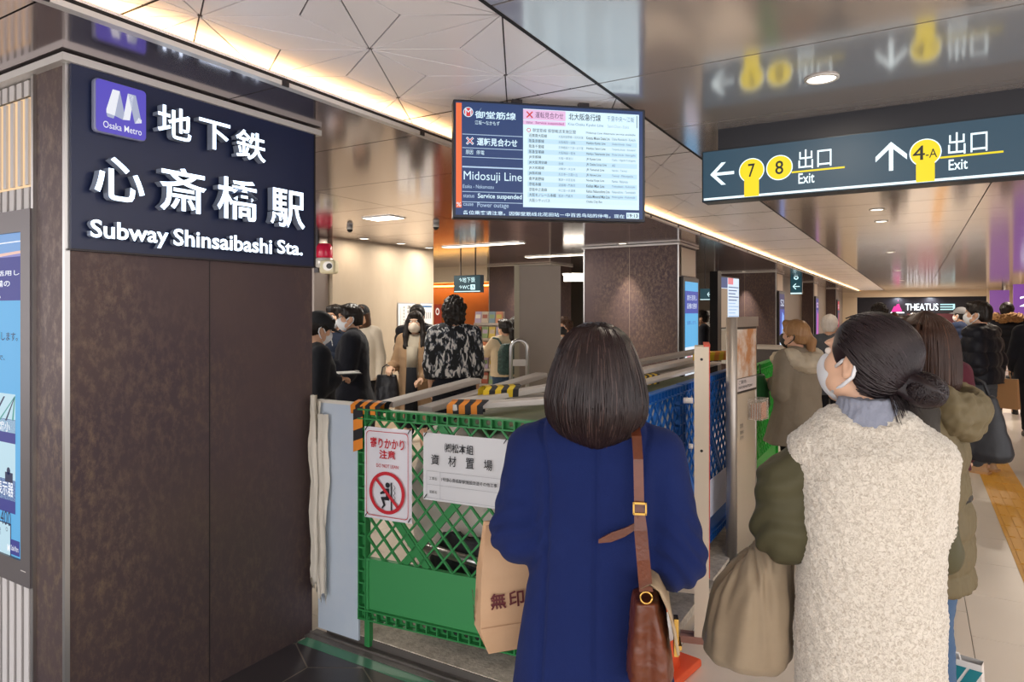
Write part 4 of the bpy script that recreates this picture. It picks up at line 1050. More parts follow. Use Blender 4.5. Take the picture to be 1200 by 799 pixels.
# ------------------------------------------------------------------ hanging teal signs in the concourse
m_tl = M('ts_teal', '#1f4650', emit=.9); m_tw = M('ts_white', '#d9fbff', emit=1.3)
def tealsign(loc, w, h, label, s, rows):
    t = thing('hanging_sign', label, 'sign', loc, 0, 'teal hanging signs of the concourse')
    MB().b2((0, 0, 0), (w, .1, h)).build('housing', M('exit_dark'), t)
    b = MB(); b.quadp(.01, .01, w - .01, h - .01, -.002, 0); b.quadp(.01, .012, w - .01, .012 + h * .05, -.003, 1)
    for r in rows: b.text(r[0], w * r[1], h * r[2], w * r[3], h * r[4], -.004, 1)
    b.build('face', [m_tl, m_tw], t); MB().b2((w * .2, .03, h), (w * .225, .05, ZS - loc[2])).build('hanger', m_darktrim, t); MB().b2((w * .75, .03, h), (w * .775, .05, ZS - loc[2])).build('hanger', m_darktrim, t)
p = at_y(533, 343, 9.6); tealsign((p.x - .02, 9.6, p.z), .56, .30, 'teal hanging sign with white pictograms before the orange wall', 1, [('↑地下鉄', .2, .58, .8, .88), ('↑WC♿', .2, .16, .8, .46)])
p = at_y(820, 352, 13.5); tealsign((p.x, 13.5, p.z), .46, .24, 'teal hanging sign seen between the two brown pillars', 1, [('←', .32, .3, .5, .7), ('WC', .58, .3, .95, .7)])
p = at_y(926, 345, 19.5); tealsign((p.x, 19.5, p.z), .30, .66, 'narrow pale blue hanging sign beyond the middle pillar', 1, [('8', .3, .6, .7, .9), ('←', .2, .2, .8, .45)])

# ------------------------------------------------------------------ metal column, alarm lamp, cameras
structure(MB().b2((-6.44, 5.75, 0), (-6.2, 5.98, ZS)).build('column_metal', M('column_metal', '#a49a95', rough=.3, metal=.6)))
t = thing('alarm_lamp', 'red alarm lamp with white siren on the metal column', 'lamp', (-6.08, 5.80, 2.10), R(25)); t.scale = (1.2, 1.2, 1.1)
MB().b2((-.10, -.02, -.03), (-.06, .02, .42)).build('bracket', m_darktrim, t)
MB().lathe([(.075, .13), (.08, .15), (.078, .25), (.06, .285), (.001, .29)], 20).build('lamp_dome', M('alarm_red', '#c2183f', rough=.25, emit=.25), t)
MB().lathe([(.06, .02), (.085, .03), (.085, .12), (.07, .13)], 18).build('collar', m_trim, t)
sp = MB().rbox((.06, -.03, .03), (.16, .12, .15), .03); sp.disc(.07, .035, .05, -.0935, 1); sp.disc(.085, .035, .03, -.0945, 2)
sp.build('siren', [M('siren_cream', '#d9cfae', rough=.4), m_trim, m_black], t)
def dome(loc, label):
    t = thing('security_camera', label, 'camera', loc, 0, 'dome cameras on the soffit')
    MB().lathe([(.03, 0), (.033, -.03), (.03, -.036)], 18).build('housing', M('cam_white', '#d8d4d0', rough=.4), t)
    MB().lathe([(.03, -.036), (.028, -.05), (.018, -.062), (.001, -.067)], 18).build('dome', M('cam_dome', '#0c0c10', rough=.1), t)
p = at_z(410, 265, ZS); dome((p.x, p.y, ZS), 'dome camera beside the red alarm lamp')
p = at_z(511, 262, ZS); dome((p.x, p.y, ZS), 'dome camera below the left corner of the information board')

# ------------------------------------------------------------------ posters on the stone wall, kiosk signs, leaflet rack
def wposter(px0, py0, px1, py1, label, fn):
    a_ = at_x(px0, py1, -6.14); b_ = at_x(px1, py0, -6.14)
    w = b_.y - a_.y; h = b_.z - a_.z
    b = MB(); b.quadp(0, 0, w, h, 0, 3); b.quadp(.012, .012, w - .012, h - .012, -.001, 0); fn(b, w, h)
    o = b.build('wall_poster', [M('paper_white', '#eeece8', rough=.5), M('notice_black'), M('poster_blue', '#3b6a9c', rough=.5), M('notice_line')]); o.location = (-6.14, a_.y, a_.z); o.rotation_euler = (0, 0, PI / 2)
    tag(o, label, 'poster', 'notices on the pale stone wall')
def w1(b, w, h):
    for i, ch in enumerate('運転見合わせ案内'): b.text(ch, w * .52, h * (.86 - .1 * i), w * .72, h * (.94 - .1 * i), -.002, 1)
    for i in range(9): b.text('御堂筋線'[i % 4], w * .3, h * (.88 - .07 * i), w * .38, h * (.92 - .07 * i), -.002, 1)
    for x in (.14, .84): b.quadp(w * x, h * .15, w * x + .006, h * .9, -.002, 3)
wposter(466, 355, 487, 408, 'white notice with a large vertical line of text on the stone wall', w1)
def w2(b, w, h):
    b.quadp(w * .08, h * .9, w * .92, h * .94, -.002, 2); b.quadp(w * .1, h * .64, w * .22, h * .82, -.002, 2)
    for i in range(4): b.quadp(w * (.32 + .15 * i), h * .66, w * (.40 + .15 * i), h * .80, -.002, 3)
    for i in range(4): b.quadp(w * .1, h * (.5 - .1 * i), w * .85, h * (.52 - .1 * i), -.002, 3)
wposter(492, 355, 507, 410, 'white notice with a blue heading beside the orange wall', w2)
p = at_y(509, 440, 8.9)
t = thing('banner_stand', 'red-orange upright sign at the edge of the orange wall', 'sign', (p.x, 8.9, 0), R(20))
b_ = MB().b2((0, 0, .3), (.20, .04, 1.72)); b_.disc(.1, 1.60, .06, -.003, 1); b_.disc(.1, 1.6, .035, -.004, 0)
for i, ch in enumerate('券売機'): b_.text(ch, .06, 1.30 - .15 * i, .14, 1.39 - .15 * i, -.003, 1)
t.scale = (.55, 1, 1)
b_.build('panel', [M('banner_red', '#d84a30', emit=.35, rough=.4), M('banner_white', '#fff2e8', emit=.8)], t); MB().b2((-.06, -.12, 0), (.26, .16, .03)).b2((.085, .0, .03), (.115, .03, .3)).build('stand', m_darktrim, t)
p = at_y(569, 400, 9.2)
t = thing('ticket_machine_light', 'round glowing zero sign on the orange wall', 'sign', (p.x, 11.57, 1.72), 0)
b_ = MB(); b_.disc(0, 0, .11, 0, 0); b_.text('0', -.04, -.07, .04, .07, -.003, 1); b_.build('disc', [M('disc_red', '#e0603a', emit=.8), M('banner_white')], t)
t = thing('leaflet_rack', 'tall leaflet rack filled with coloured leaflets beyond the patterned jacket', 'rack', (-4.80, 7.45, 0), R(6))
MB().b2((-.22, 0, .0), (.22, .04, .08)).b2((-.20, .05, .05), (.20, .07, 1.60)).build('back_panel', M('rack_white', '#cfc5b8', rough=.5), t)
rk = MB(); cols = ['#c9b8a4', '#7f99a8', '#d98f6a', '#e8e0d4', '#a4553f', '#8fa878', '#d6c05a', '#b9a9c4']
for i in range(6):
    MB().b2((-.21, -.02, .42 + .2 * i), (.21, .06, .45 + .2 * i)).build('shelf', M('rack_shelf', '#b8aea4', rough=.3), t)
t0 = t
for i in range(6):
    for j in range(4):
        o = MB().b2((-.045, 0, 0), (.045, .012, .15)).b2((-.035, -.001, .06), (.035, 0, .11), 1).build('leaflet', [M('lf' + str((i * 3 + j) % 8), cols[(i * 3 + j) % 8], rough=.4), M('lf' + str((i * 5 + j + 2) % 8), cols[(i * 5 + j + 2) % 8], rough=.4)])
        tr = Matrix.Translation((-4.80, 7.45, 0)) @ Matrix.Rotation(R(6), 4, 'Z'); o.location = tr @ Vector((-.155 + .103 * j, -.012, .452 + .2 * i)); o.rotation_euler = (R(-8), 0, R(6))
        tag(o, ['tan', 'grey-blue', 'orange', 'cream', 'brick red', 'sage green', 'yellow', 'lilac'][(i * 3 + j) % 8] + ' leaflet, ' + ['leftmost', 'second from left', 'third from left', 'rightmost'][j] + ' on the ' + ['bottom', 'second', 'third', 'fourth', 'fifth', 'top'][i] + ' shelf of the leaflet rack', 'leaflet', 'leaflets in the rack')
# glazed gate area right of the partition
gt = MB()
for x in (-5.2, -4.75, -4.3): gt.b2((x, 12.0, 0), (x + .06, 12.06, 2.2))
gt.b2((-5.2, 12.0, 2.14), (-4.24, 12.06, 2.24)); gt.b2((-5.2, 12.0, 1.0), (-4.24, 12.06, 1.05))
structure(gt.build('window_1', M('stand_steel')))
tag(MB().b2((-5.14, 12.02, .1), (-4.3, 12.03, 2.14)).build('glass_panel', M('gate_glass', '#4b5866', rough=.1, alpha=.8)), 'dark glazed panel right of the grey partition', 'glass')
t = thing('wall_light', 'bright white light box right of the grey partition', 'light', (-4.6, 10.6, 2.12), R(20)); MB().b2((-.6, 0, 0), (.6, .08, .1)).build('diffuser', m_lamp, t); MB().b2((-.62, -.01, .1), (.62, .09, .14)).build('housing', m_trim, t); MB().b2((-.01, .03, .14), (.01, .05, .39)).build('hanger', m_darktrim, t)
p = at_y(834, 420, 14.5)
t = thing('notice_board', 'white information board on legs between the brown pillars', 'board', (p.x - .3, 14.5, 0), 0)
b_ = MB().b2((0, 0, .5), (.75, .03, 1.62)); b_.text('案内図', .1, 1.35, .35, 1.48, -.004, 1); b_.quadp(.4, .8, .6, 1.2, -.003, 2); b_.build('board', [M('paper_white'), M('notice_black'), M('lf3')], t); MB().b2((.05, 0, 0), (.1, .03, .5)).build('leg', m_steel, t); MB().b2((.65, 0, 0), (.7, .03, .5)).build('leg', m_steel, t)
# ------------------------------------------------------------------ people
m_skin = M('skin', '#d9a98a', rough=.5); m_skin2 = M('skin_pale', '#e0b598', rough=.5)
m_eyew = M('eye_white', '#e8e2dc', rough=.2); m_iris = M('eye_iris', '#20140f', rough=.15)
m_mask = M('mask_white', '#e9ebf0', rough=.6); m_maskb = M('mask_black', '#17181c', rough=.6)
def hairmat(name, c, c2): return M(name, c, rough=.4, spec=.3, var=(1., c2, .35), bump=(1, .35, .004), stretch=(150, 150, 6))
m_hblk = hairmat('hair_black', '#17130f', '#2a221f'); m_hbrn = hairmat('hair_brown', '#3a2618', '#5d4030'); m_hdk = hairmat('hair_dark', '#231a1c', '#3c2f30')
m_hbld = hairmat('hair_light_brown', '#8a6440', '#b58a5e'); m_hgry = hairmat('hair_grey', '#b5aaa0', '#d8d0c8')
def cloth(name, c, c2=None, rough=.85, sheen=.06, sc=260, st=.25, stretch=(1, 1, 1)): return M(name, c, rough=rough, sheen=sheen, bump=(sc, st, .003), var=(6, c2, .3) if c2 else None, spec=.12, stretch=stretch)

class Fig:
    def __init__(s, label, px, d, H, phi, yaw=0, pitch=0, L='down', Rr='down', male=False, h=.009, skin=None, group=None, sw=1., drop=0.):
        p = at_d(px, HOR, d); s.X, s.Y = p.x, p.y
        al = math.degrees(math.atan2(-p.x, p.y)); s.rot = R(al + phi)
        s.H = H; s.k = H / 1.62; s.male = male; s.h = h
        s.root = thing('person', label, 'person', (p.x, p.y, 0), s.rot, group)
        PRE = {'down': ((.215, -.02, 1.01), (.225, .04, .79), (0, .1, -1)), 'bent': ((.205, -.05, 1.02), (.10, .19, 1.03), (-.7, .6, .1)), 'phone': ((.195, -.02, 1.02), (.06, .24, 1.13), (-.3, .7, .5)), 'hold': ((.21, -.04, 1.02), (.20, .17, .93), (0, .5, -.9))}
        k = s.k; wd = (1.08 if male else 1.0) * sw; s.wd = wd
        def arm(a, sg):
            a = PRE[a] if isinstance(a, str) else a
            return [Vector((sg * q[0] * k, q[1] * k, q[2] * k)) for q in a[:2]] + [Vector((sg * a[2][0], a[2][1], a[2][2])).normalized()]
        s.aL = arm(L, -1); s.aR = arm(Rr, 1)
        s.shL = Vector((-.155 * k * wd, -.01, (1.305 - drop) * k)); s.shR = Vector((.155 * k * wd, -.01, (1.305 - drop) * k))
        s.hc = Vector((0, .025 * k, H - .118 * k)); s.hR = Matrix.Rotation(R(yaw), 4, 'Z') @ Matrix.Rotation(R(pitch), 4, 'X')
        s.hT = Matrix.Translation(s.hc) @ s.hR @ Matrix.Scale(k, 4)
        s.body(skin or m_skin)
    def hp(s, *p): return s.hT @ Vector(p)
    def body(s, skin):
        k, h, H = s.k, s.h, s.H; w = s.wd
        D = Sdf((-.36 * k, -.30 * k, -.01), (.36 * k, .46 * k, H + .02), h)
        D.loft([(.80 * k, .145 * k, .10 * k, 0, -.01), (.90 * k, .15 * k, .10 * k, 0, -.01), (1.0 * k, .125 * k, .088 * k), (1.12 * k, .135 * k * w, .095 * k), (1.24 * k, .14 * k * w, .09 * k), (1.31 * k, .10 * k, .06 * k)], k=.03)
        for sg, sh in ((-1, s.shL), (1, s.shR)):
            D.cone((sg * .03 * k, -.01, 1.345 * k), sh, .045 * k, .045 * k, .04)
            el, wr, hd = s.aL if sg < 0 else s.aR
            D.path([sh, el, wr], [.046 * k, .038 * k, .026 * k], .015)
            # hand: palm, four fingers, thumb
            up = Vector((0, 0, 1)) if abs(hd.z) < .8 else Vector((0, 1, 0))
            sd = hd.cross(up).normalized(); nm = sd.cross(hd).normalized(); pc = wr + hd * .045 * k
            fr = max(.0085 * k, h * 1.02)
            D.cone(wr, pc, .024 * k, .022 * k, .012); D.cone(pc - sd * .022 * k, pc + sd * .022 * k, .017 * k, .017 * k, .012)
            inn = -nm if abs(hd.z) < .8 else Vector((-sg, .2, 0)).normalized()
            if abs(hd.z) >= .8: sd = hd.cross(inn).normalized()
            kn = wr + hd * .082 * k
            for f, ln in zip((-1.5, -.5, .5, 1.5), (.062, .072, .068, .052)):
                a = kn + sd * f * .0185 * k; b = a + (hd * .8 + inn * .45).normalized() * ln * .55 * k; c = b + (hd * .25 + inn * .9).normalized() * ln * .5 * k
                D.path([a - hd * .02 * k, a, b, c], [fr, fr, fr * .95, fr * .85], .004)
            tb = wr + hd * .025 * k - sd * .024 * k
            D.path([tb, tb + (hd * .6 - sd * .7 + inn * .3).normalized() * .035 * k, tb + (hd * .9 - sd * .35 + inn * .6).normalized() * .066 * k], [fr * 1.15, fr * 1.05, fr * .9], .006)
            # leg and foot
            hip = (sg * .085 * k, -.005, .84 * k); kne = (sg * .09 * k, .015, .46 * k); ank = (sg * .09 * k, -.02, .085 * k)
            D.path([hip, kne, ank], [.082 * k, .052 * k, .036 * k], .02)
            D.cone((sg * .09 * k, -.035, .045 * k), (sg * .1 * k, .13 * k, .03 * k), .038 * k, .028 * k, .02)
        # neck and head
        D.cone((0, -.012 * k, 1.32 * k), s.hp(0, -.02, -.07), .052 * k * w, .05 * k * w, .03)
        rt = s.hR
        def E(c, r, kk=.015, op='add'): D.ell(s.hp(*c), [q * k for q in r], kk, op, rt)
        E((0, -.012, .03), (.073, .093, .083)); E((0, .020, -.038), (.059, .066, .080), .02); E((0, .058, -.098), (.026, .024, .022), .03)
        D.cone(s.hp(0, .086, .012), s.hp(0, .104, -.026), .009 * k, .014 * k, .012)
        for sg in (-1, 1):
            E((sg * .034, .058, -.022), (.026, .024, .026), .02); E((sg * .031, .094, .012), (.015, .014, .010), .01, 'sub')
            E((sg * .050, .030, -.066), (.020, .035, .026), .03)
            E((sg * .076, -.004, -.012), (.011, .021, .033), .008); E((sg * .086, .002, -.010), (.006, .010, .016), .004, 'sub'); E((sg * .078, .004, -.038), (.008, .010, .010), .006)
        E((0, .083, .034), (.048, .012, .010), .015); E((0, .084, -.055), (.025, .012, .007), .006); E((0, .082, -.068), (.022, .012, .008), .006)
        v, q = D.mesh(1); s.body_o = np_mesh('body', v, q, skin, s.root)
        for sg in (-1, 1):
            b = MB(); b.lathe([(.001, -.0105), (.0075, -.0075), (.0105, 0), (.0075, .0075), (.001, .0105)], 14)
            b.add([(p[0], p[1], .0096) for p in [(.0052 * math.cos(a), .0052 * math.sin(a)) for a in [2 * PI * i / 12 for i in range(12)]]], [tuple(range(12))], 1)
            e = b.build('eye', [m_eyew, m_iris], s.root); e.matrix_local = s.hT @ Matrix.Translation((sg * .031, .078, .012)) @ Matrix.Rotation(-PI / 2, 4, 'X')
    def headpart(s, name, D, mat, fn=None, smooth=1):
        v, q = D.mesh(smooth)
        if fn: v = fn(v, q)
        o = np_mesh(name, v, q, mat, s.root); o.matrix_local = s.hT; return o
    def mask(s, mat=m_mask):
        D = Sdf((-.09, -.02, -.13), (.09, .15, .03), .0045)
        D.ell((0, .030, -.055), (.069, .078, .066), 0); D.ell((0, .088, -.030), (.026, .028, .034), .03)
        D.cut(lambda X, Y, Z: np.maximum(np.maximum(.030 - Y + .15 * np.abs(Z + .05), Z - .004 - .10 * (Y - .08)), -(Z + .118)))
        o = s.headpart('mask', D, mat)
        for sg in (-1, 1):
            b = MB(); b.tube([(sg * .062, .04, -.022), (sg * .074, .018, -.002), (sg * .084, -.012, .012), (sg * .087, -.024, -.008), (sg * .083, -.018, -.036), (sg * .072, .012, -.066), (sg * .060, .042, -.090)], .0032, 6, flat=(1.6, .8))
            l = b.build('ear_loop', mat, o)
    def hair(s, style, mat, cut_front=.05, seed=1):
        D = Sdf((-.16, -.24, -.48), (.16, .13, .16), .008 if s.h < .012 else .01)
        D.ell((0, -.016, .036), (.087, .106, .092), 0)
        if style in ('short', 'cap'):
            D.loft([(-.075, .058, .045, 0, -.062), (-.03, .080, .075, 0, -.04), (.03, .086, .09, 0, -.02)], k=.02)
            D.ell((0, .055, .085), (.06, .04, .03), .03)
            D.ell((0, .10, -.035), (.085, .075, .075), .01, 'sub')
            for sg in (-1, 1): D.ell((sg * .085, .015, -.03), (.03, .035, .04), .01, 'sub')
        else:
            if style == 'bob': D.loft([(-.165, .075, .065, 0, -.055), (-.13, .105, .092, 0, -.035), (-.05, .104, .10, 0, -.03), (.03, .092, .10, 0, -.02)], k=.03)
            elif style == 'long': [D.path([(sg * .085, .02, .0), (sg * .094, .055, -.14), (sg * .088, .085, -.26), (sg * .078, .095, -.36)], [.026, .032, .030, .012], .02) for sg in (-1, 1)]; D.loft([(-.40, .06, .025, 0, -.09), (-.30, .105, .045, 0, -.085), (-.14, .112, .07, 0, -.06), (-.05, .10, .088, 0, -.04), (.03, .09, .10, 0, -.02)], k=.03)
            elif style == 'tail':
                D.loft([(-.07, .06, .05, 0, -.055), (0, .083, .08, 0, -.03)], k=.03); D.path([(0, -.10, .01), (0, -.135, -.04), (0, -.135, -.15), (.01, -.12, -.25)], [.028, .034, .034, .012], .02)
            elif style == 'curly': D.loft([(-.12, .07, .06, 0, -.055), (-.06, .098, .09, 0, -.035), (.05, .104, .11, 0, -.016)], k=.03); D.ell((0, .04, .09), (.075, .05, .04), .03)
            D.ell((0, .115, -.05), (.062, .085, .10), .012, 'sub'); D.ell((0, .12, -.2), (.07, .10, .12), .012, 'sub')
            D.ell((0, .07, .09), (.055, .03, .028), .02)
        def fn(v, q):
            n = vnormals(v, q)
            if style == 'curly': return v + n * (.012 * wav(v, 22, seed, 2))[:, None]
            th = np.arctan2(v[:, 1] + .02, v[:, 0]); return v + n * (.0025 * np.sin(38 * th + 3 * np.sin(9 * th + seed)) + .003 * wav(v, (14, 14, 3), seed, 2))[:, None]
        return s.headpart('hair', D, mat, fn)
    def cap(s, mat, brim=True, beanie=False):
        D = Sdf((-.12, -.14, -.03), (.12, .24, .16), .006)
        D.ell((0, -.014, .040), (.096, .116, .098), 0); D.cut(lambda X, Y, Z: (.028 if not beanie else .005) - Z + .12 * Y)
        o = s.headpart('cap', D, mat)
        if brim:
            b = MB(); vs = []
            for lay in (0, .004):
                for i in range(13):
                    a = R(15 + 150 * i / 12); vs += [(.088 * math.cos(a), .085 * math.sin(a) + .005, .045 - lay), (.082 * math.cos(a), (.085 + .085 * math.sin(a)) * math.sin(a) + .005, .032 - lay - .012 * abs(math.cos(a)))]
            fs = []
            for i in range(12): fs += [(2 * i, 2 * i + 1, 2 * i + 3, 2 * i + 2), (26 + 2 * i, 26 + 2 * i + 2, 26 + 2 * i + 3, 26 + 2 * i + 1), (2 * i + 1, 27 + 2 * i, 29 + 2 * i, 2 * i + 3)]
            b.add(vs, fs, 0, None, True); b.build('brim', mat, o)
        return o
    def glasses(s):
        b = MB()
        for sg in (-1, 1):
            b.tube([(sg * .032 + .022 * math.cos(a), .106, .010 + .016 * math.sin(a)) for a in [2 * PI * i / 14 for i in range(15)]], .0022, 5)
            b.tube([(sg * .054, .104, .014), (sg * .074, .06, .014), (sg * .082, -.005, .012)], .002, 5)
        b.tube([(-.010, .108, .012), (.010, .108, .012)], .002, 5)
        o = b.build('glasses', m_black, s.root); o.matrix_local = s.hT
    ROWS = [(1.345, .062, .055, -.012), (1.318, .115, .068, -.012), (1.285, .150, .082, -.008), (1.22, .160, .100, 0), (1.12, .158, .108, .004), (1.0, .150, .104, 0), (.88, .165, .115, -.004)]
    def top(s, name, mat, hem=.82, t=.012, flare=.0, sl=(.060, .058, .045), cuff=.92, collar=None, fold=None, wr=.004, puff=None, h=None, seed=3, wide=1., sleeves=True, hood=None, fr=None):
        k, w = s.k, s.wd * wide; h = h or s.h
        rows = [(z * k, rx * k * w + t, ry * k + t, 0, cy * k) for z, rx, ry, cy in s.ROWS if z > hem + .03]
        lastx = (.165 if hem < .88 else .155) * k * w + t
        rows.append((hem * k, lastx + flare, .118 * k + t + flare * .8, 0, -.004))
        D = Sdf((-.40 * k, -.34 * k, hem * k - .03), (.40 * k, .46 * k, 1.46 * k), h)
        D.loft(rows, k=.0, p=2.35, fold=fold)
        for sg, sh in ((-1, s.shL), (1, s.shR)):
            D.cone((sg * .055 * k, -.012, 1.335 * k), sh, .036 * k + t, .046 * k + t * .8, .04)
            if sleeves:
                el, wr_, hd = s.aL if sg < 0 else s.aR; e = el + (wr_ - el) * cuff
                D.cone(sh, el, sl[0] * k, sl[1] * k, .016); D.cone(el, e, sl[1] * k, sl[2] * k, .008)
        if collar: D.loft([(1.32 * k, .078 * k, .07 * k, 0, -.012), (1.32 * k + collar, .068 * k, .066 * k, 0, -.004)], k=.02)
        if hood: D.ell((0, -.10 * k, 1.33 * k), (.13 * k, .075 * k, .07 * k), .04); D.ell((0, -.05 * k, 1.385 * k), (.085 * k, .07 * k, .06 * k), .03, 'sub')
        if collar or hood: D.cone((0, 0, 1.36 * k), (0, .02, 1.5 * k), .052 * k, .055 * k, .01, 'sub')
        v, q = D.mesh(1); n = vnormals(v, q)
        if wr: v = v + n * (wr * wav(v, (5, 5, 4), seed, 4))[:, None]
        if puff: v = v + n * (puff[1] * (np.abs(np.sin(PI * v[:, 2] / puff[0])) ** .6 - .7))[:, None]
        if fr: v = fr(v, n)
        return np_mesh(name, v, q, mat, s.root)
    def trousers(s, mat, r=(.098, .070, .058), low=.09, skirt=None, w=1.):
        k = s.k; D = Sdf((-.3, -.25, .02), (.3, .25, 1.05 * k), s.h)
        D.loft([(.80 * k, .162 * k * w, .118 * k, 0, -.008), (.9 * k, .165 * k * w, .118 * k, 0, -.008), (.99 * k, .142 * k * w, .104 * k)], k=.02)
        if skirt: D.loft([(skirt * k, .20 * k, .16 * k), (.82 * k, .165 * k, .12 * k)], k=.02, fold=(9, 0, .05, 1))
        else:
            for sg in (-1, 1): D.path([(sg * .085 * k, -.005, .82 * k), (sg * .092 * k, .012, .46 * k), (sg * .092 * k, -.018, low * k + r[2] * .4)], [q * k for q in r], .012)
        v, q = D.mesh(1); n = vnormals(v, q); v = v + n * (.004 * wav(v, (6, 6, 9), 7, 3))[:, None]
        return np_mesh('skirt' if skirt else 'trousers', v, q, mat, s.root)
    def shoes(s, mat, sole=None):
        k = s.k
        for sg in (-1, 1):
            D = Sdf((-.1, -.12, -.005), (.1, .24, .16), .008); D.loft([(.0, .042, .135, .003 * sg, .05), (.03, .042, .134, .003 * sg, .05), (.06, .038, .10, 0, .03), (.1, .036, .055, 0, -.02)], k=.01)
            v, q = D.mesh(1); o = np_mesh('shoe', v, q, mat, s.root); o.location = (sg * .093 * k, -.025 * k, .0); o.scale = (k, k, k)
            if sole: MB().prism([(-.044, .0), (.044, 0), (.044, .024), (-.044, .024)], -.09, .19).build('sole', sole, o)

def strands(name, mat, parent, fn, N, r, T=None, seed=0, nseg=12, sides=3):
    """thousands of fine tapered locks; fn(rng) -> list of points"""
    rng = np.random.RandomState(seed); V, Q = [], []
    off = 0; ang = np.arange(sides) * 2 * PI / sides
    for i in range(N):
        P = fn(rng)
        if P is None: continue
        P = np.asarray(P); n = len(P)
        t = np.gradient(P, axis=0); t /= np.linalg.norm(t, axis=1, keepdims=True) + 1e-9
        a = np.cross(t, [.31, .2, .93]); a /= np.linalg.norm(a, axis=1, keepdims=True) + 1e-9; b = np.cross(t, a)
        f = np.linspace(0, 1, n); rr = r * (.55 + .75 * np.sin(PI * np.clip(f * .9 + .12, 0, 1))) * (.7 + .6 * rng.rand()); rr[-1] *= .25
        ring = P[:, None, :] + rr[:, None, None] * (a[:, None, :] * np.cos(ang)[None, :, None] + b[:, None, :] * np.sin(ang)[None, :, None])
        V.append(ring.reshape(-1, 3)); idx = off + np.arange(n * sides).reshape(n, sides)
        q = np.stack([idx[:-1], np.roll(idx, -1, 1)[:-1], np.roll(idx, -1, 1)[1:], idx[1:]], -1).reshape(-1, 4); Q.append(q); off += n * sides
    o = np_mesh(name, np.concatenate(V), np.concatenate(Q), mat, parent)
    if T is not None: o.matrix_local = T
    return o
# ================================================================== woman in the blue coat
m_blue = cloth('wool_blue', '#172658', '#142050', rough=.9, sheen=.04, sc=420, st=.5)
f1 = Fig('woman with dark bob hair in a royal blue wool coat seen from behind', 697, 1.75, 1.57, -2, yaw=2, L=((.185, -.035, 1.065), (.13, .20, 1.06), (-.6, .7, .1)), Rr=((.195, -.035, 1.02), (.12, .2, 1.03), (-.6, .7, .1)), h=.0075, skin=m_skin2, drop=.012)
k = f1.k
def blue_coat():
    D = Sdf((-.40, -.32, .42), (.40, .42, 1.36), .0065)
    D.loft([(1.345 * k, .075, .066, .0, -.02), (1.315 * k, .140, .085, 0, -.018), (1.27 * k, .172, .105, 0, -.015), (1.18 * k, .176, .122, 0, -.012), (1.06 * k, .168, .124, 0, -.012), (.94 * k, .170, .124, 0, -.012), (.80 * k, .186, .138, -.004, -.012), (.64 * k, .205, .152, -.008, -.012), (.45, .222, .165, -.01, -.012)], k=0, p=2.5, fold=(5, .0, .02, 2.2))
    for sg, sh, A in ((-1, f1.shL, f1.aL), (1, f1.shR, f1.aR)):
        sh = sh + Vector((sg * .012, -.004, -.012)); el, wr, hd = A
        D.cone((sg * .06, -.015, 1.345 * k), sh, .048, .060, .05)
        D.cone(sh, el + Vector((sg * .012, 0, 0)), .066, .076, .010); D.cone(el + Vector((sg * .01, 0, 0)), el + (wr - el) * .9, .072, .056, .02)
    D.loft([(1.33 * k, .078, .072, 0, -.012), (1.39 * k, .068, .066, 0, -.006)], k=.02)
    v, q = D.mesh(2); n = vnormals(v, q)
    d = .0022 * wav(v, (6, 6, 3), 4, 4)
    # elbow creases
    for sg, A in ((-1, f1.aL), (1, f1.aR)):
        el = np.array(A[0]); dist = np.linalg.norm(v - el, axis=1); fall = np.exp(-(dist / .10) ** 2)
        d += fall * .0075 * np.sin((v[:, 2] * .8 + v[:, 1] * .6 + sg * v[:, 0] * .5) * 130 + 2 * np.sin(v[:, 0] * 30))
    back = (n[:, 1] < -.25) & (np.abs(v[:, 0]) < .17)
    for x0, fl in ((.006, 0), (-.105, -.035), (.108, .03)):
        xs = x0 + fl * (1.25 - v[:, 2]) * 1.2 + (0 if x0 < .05 and x0 > -.05 else np.sign(x0) * .03 * np.clip((v[:, 2] - 1.12) / .18, 0, 1) ** 2)
        d -= back * .0055 * np.exp(-((v[:, 0] - xs) / .0065) ** 2) * 1.4
    # soft vertical skirt folds
    low = np.clip((1.0 - v[:, 2]) / .4, 0, 1); d += low * .006 * np.sin(v[:, 0] * 36 + 1.0)
    # faint back waist drag lines
    return np_mesh('coat', v + n * d[:, None], q, m_blue, f1.root)
blue_coat()
f1.trousers(M('tights_black', '#1b1b20', rough=.7), r=(.085, .058, .042)); f1.shoes(m_black)
# bob hair: profile of half-width against height, dense locks running down from the crown
HZ = [1.571, 1.552, 1.52, 1.478, 1.434, 1.378, 1.334, 1.300, 1.268]
HR = [.030, .066, .090, .107, .121, .131, .127, .112, .085]
def hprof(z): return np.interp(z, HZ[::-1], HR[::-1])
def bob_point(phi, t, rr, zend):
    z = 1.571 - (1.571 - zend) * t
    r = hprof(z) * rr
    ry = r * (1.02 if math.sin(phi) < 0 else .92)
    return (.004 + r * math.cos(phi), -.022 + ry * math.sin(phi), z)
D = Sdf((-.16, -.18, 1.24), (.17, .14, 1.60), .007)
D.loft([(z, hprof(z) * .95, hprof(z) * .95, .004, -.024) for z in HZ[::-1]], k=0, p=2.0)
D.ell((0, .12, 1.40), (.068, .075, .11), .015, 'sub'); D.ell((0, .06, 1.28), (.06, .09, .07), .01, 'sub')
v, q = D.mesh(1); th = np.arctan2(v[:, 1] + .022, v[:, 0]); v = v + vnormals(v, q) * (.003 * np.sin(46 * th + 3 * np.sin(7 * th)))[:, None]
m_hb = M('hair_bob', '#1d1314', rough=.36, spec=.35, var=(14, '#2d1f1f', .3)); m_hb2 = M('hair_bob_light', '#4b3733', rough=.34)
hb = np_mesh('hair', v, q, m_hb, f1.root)
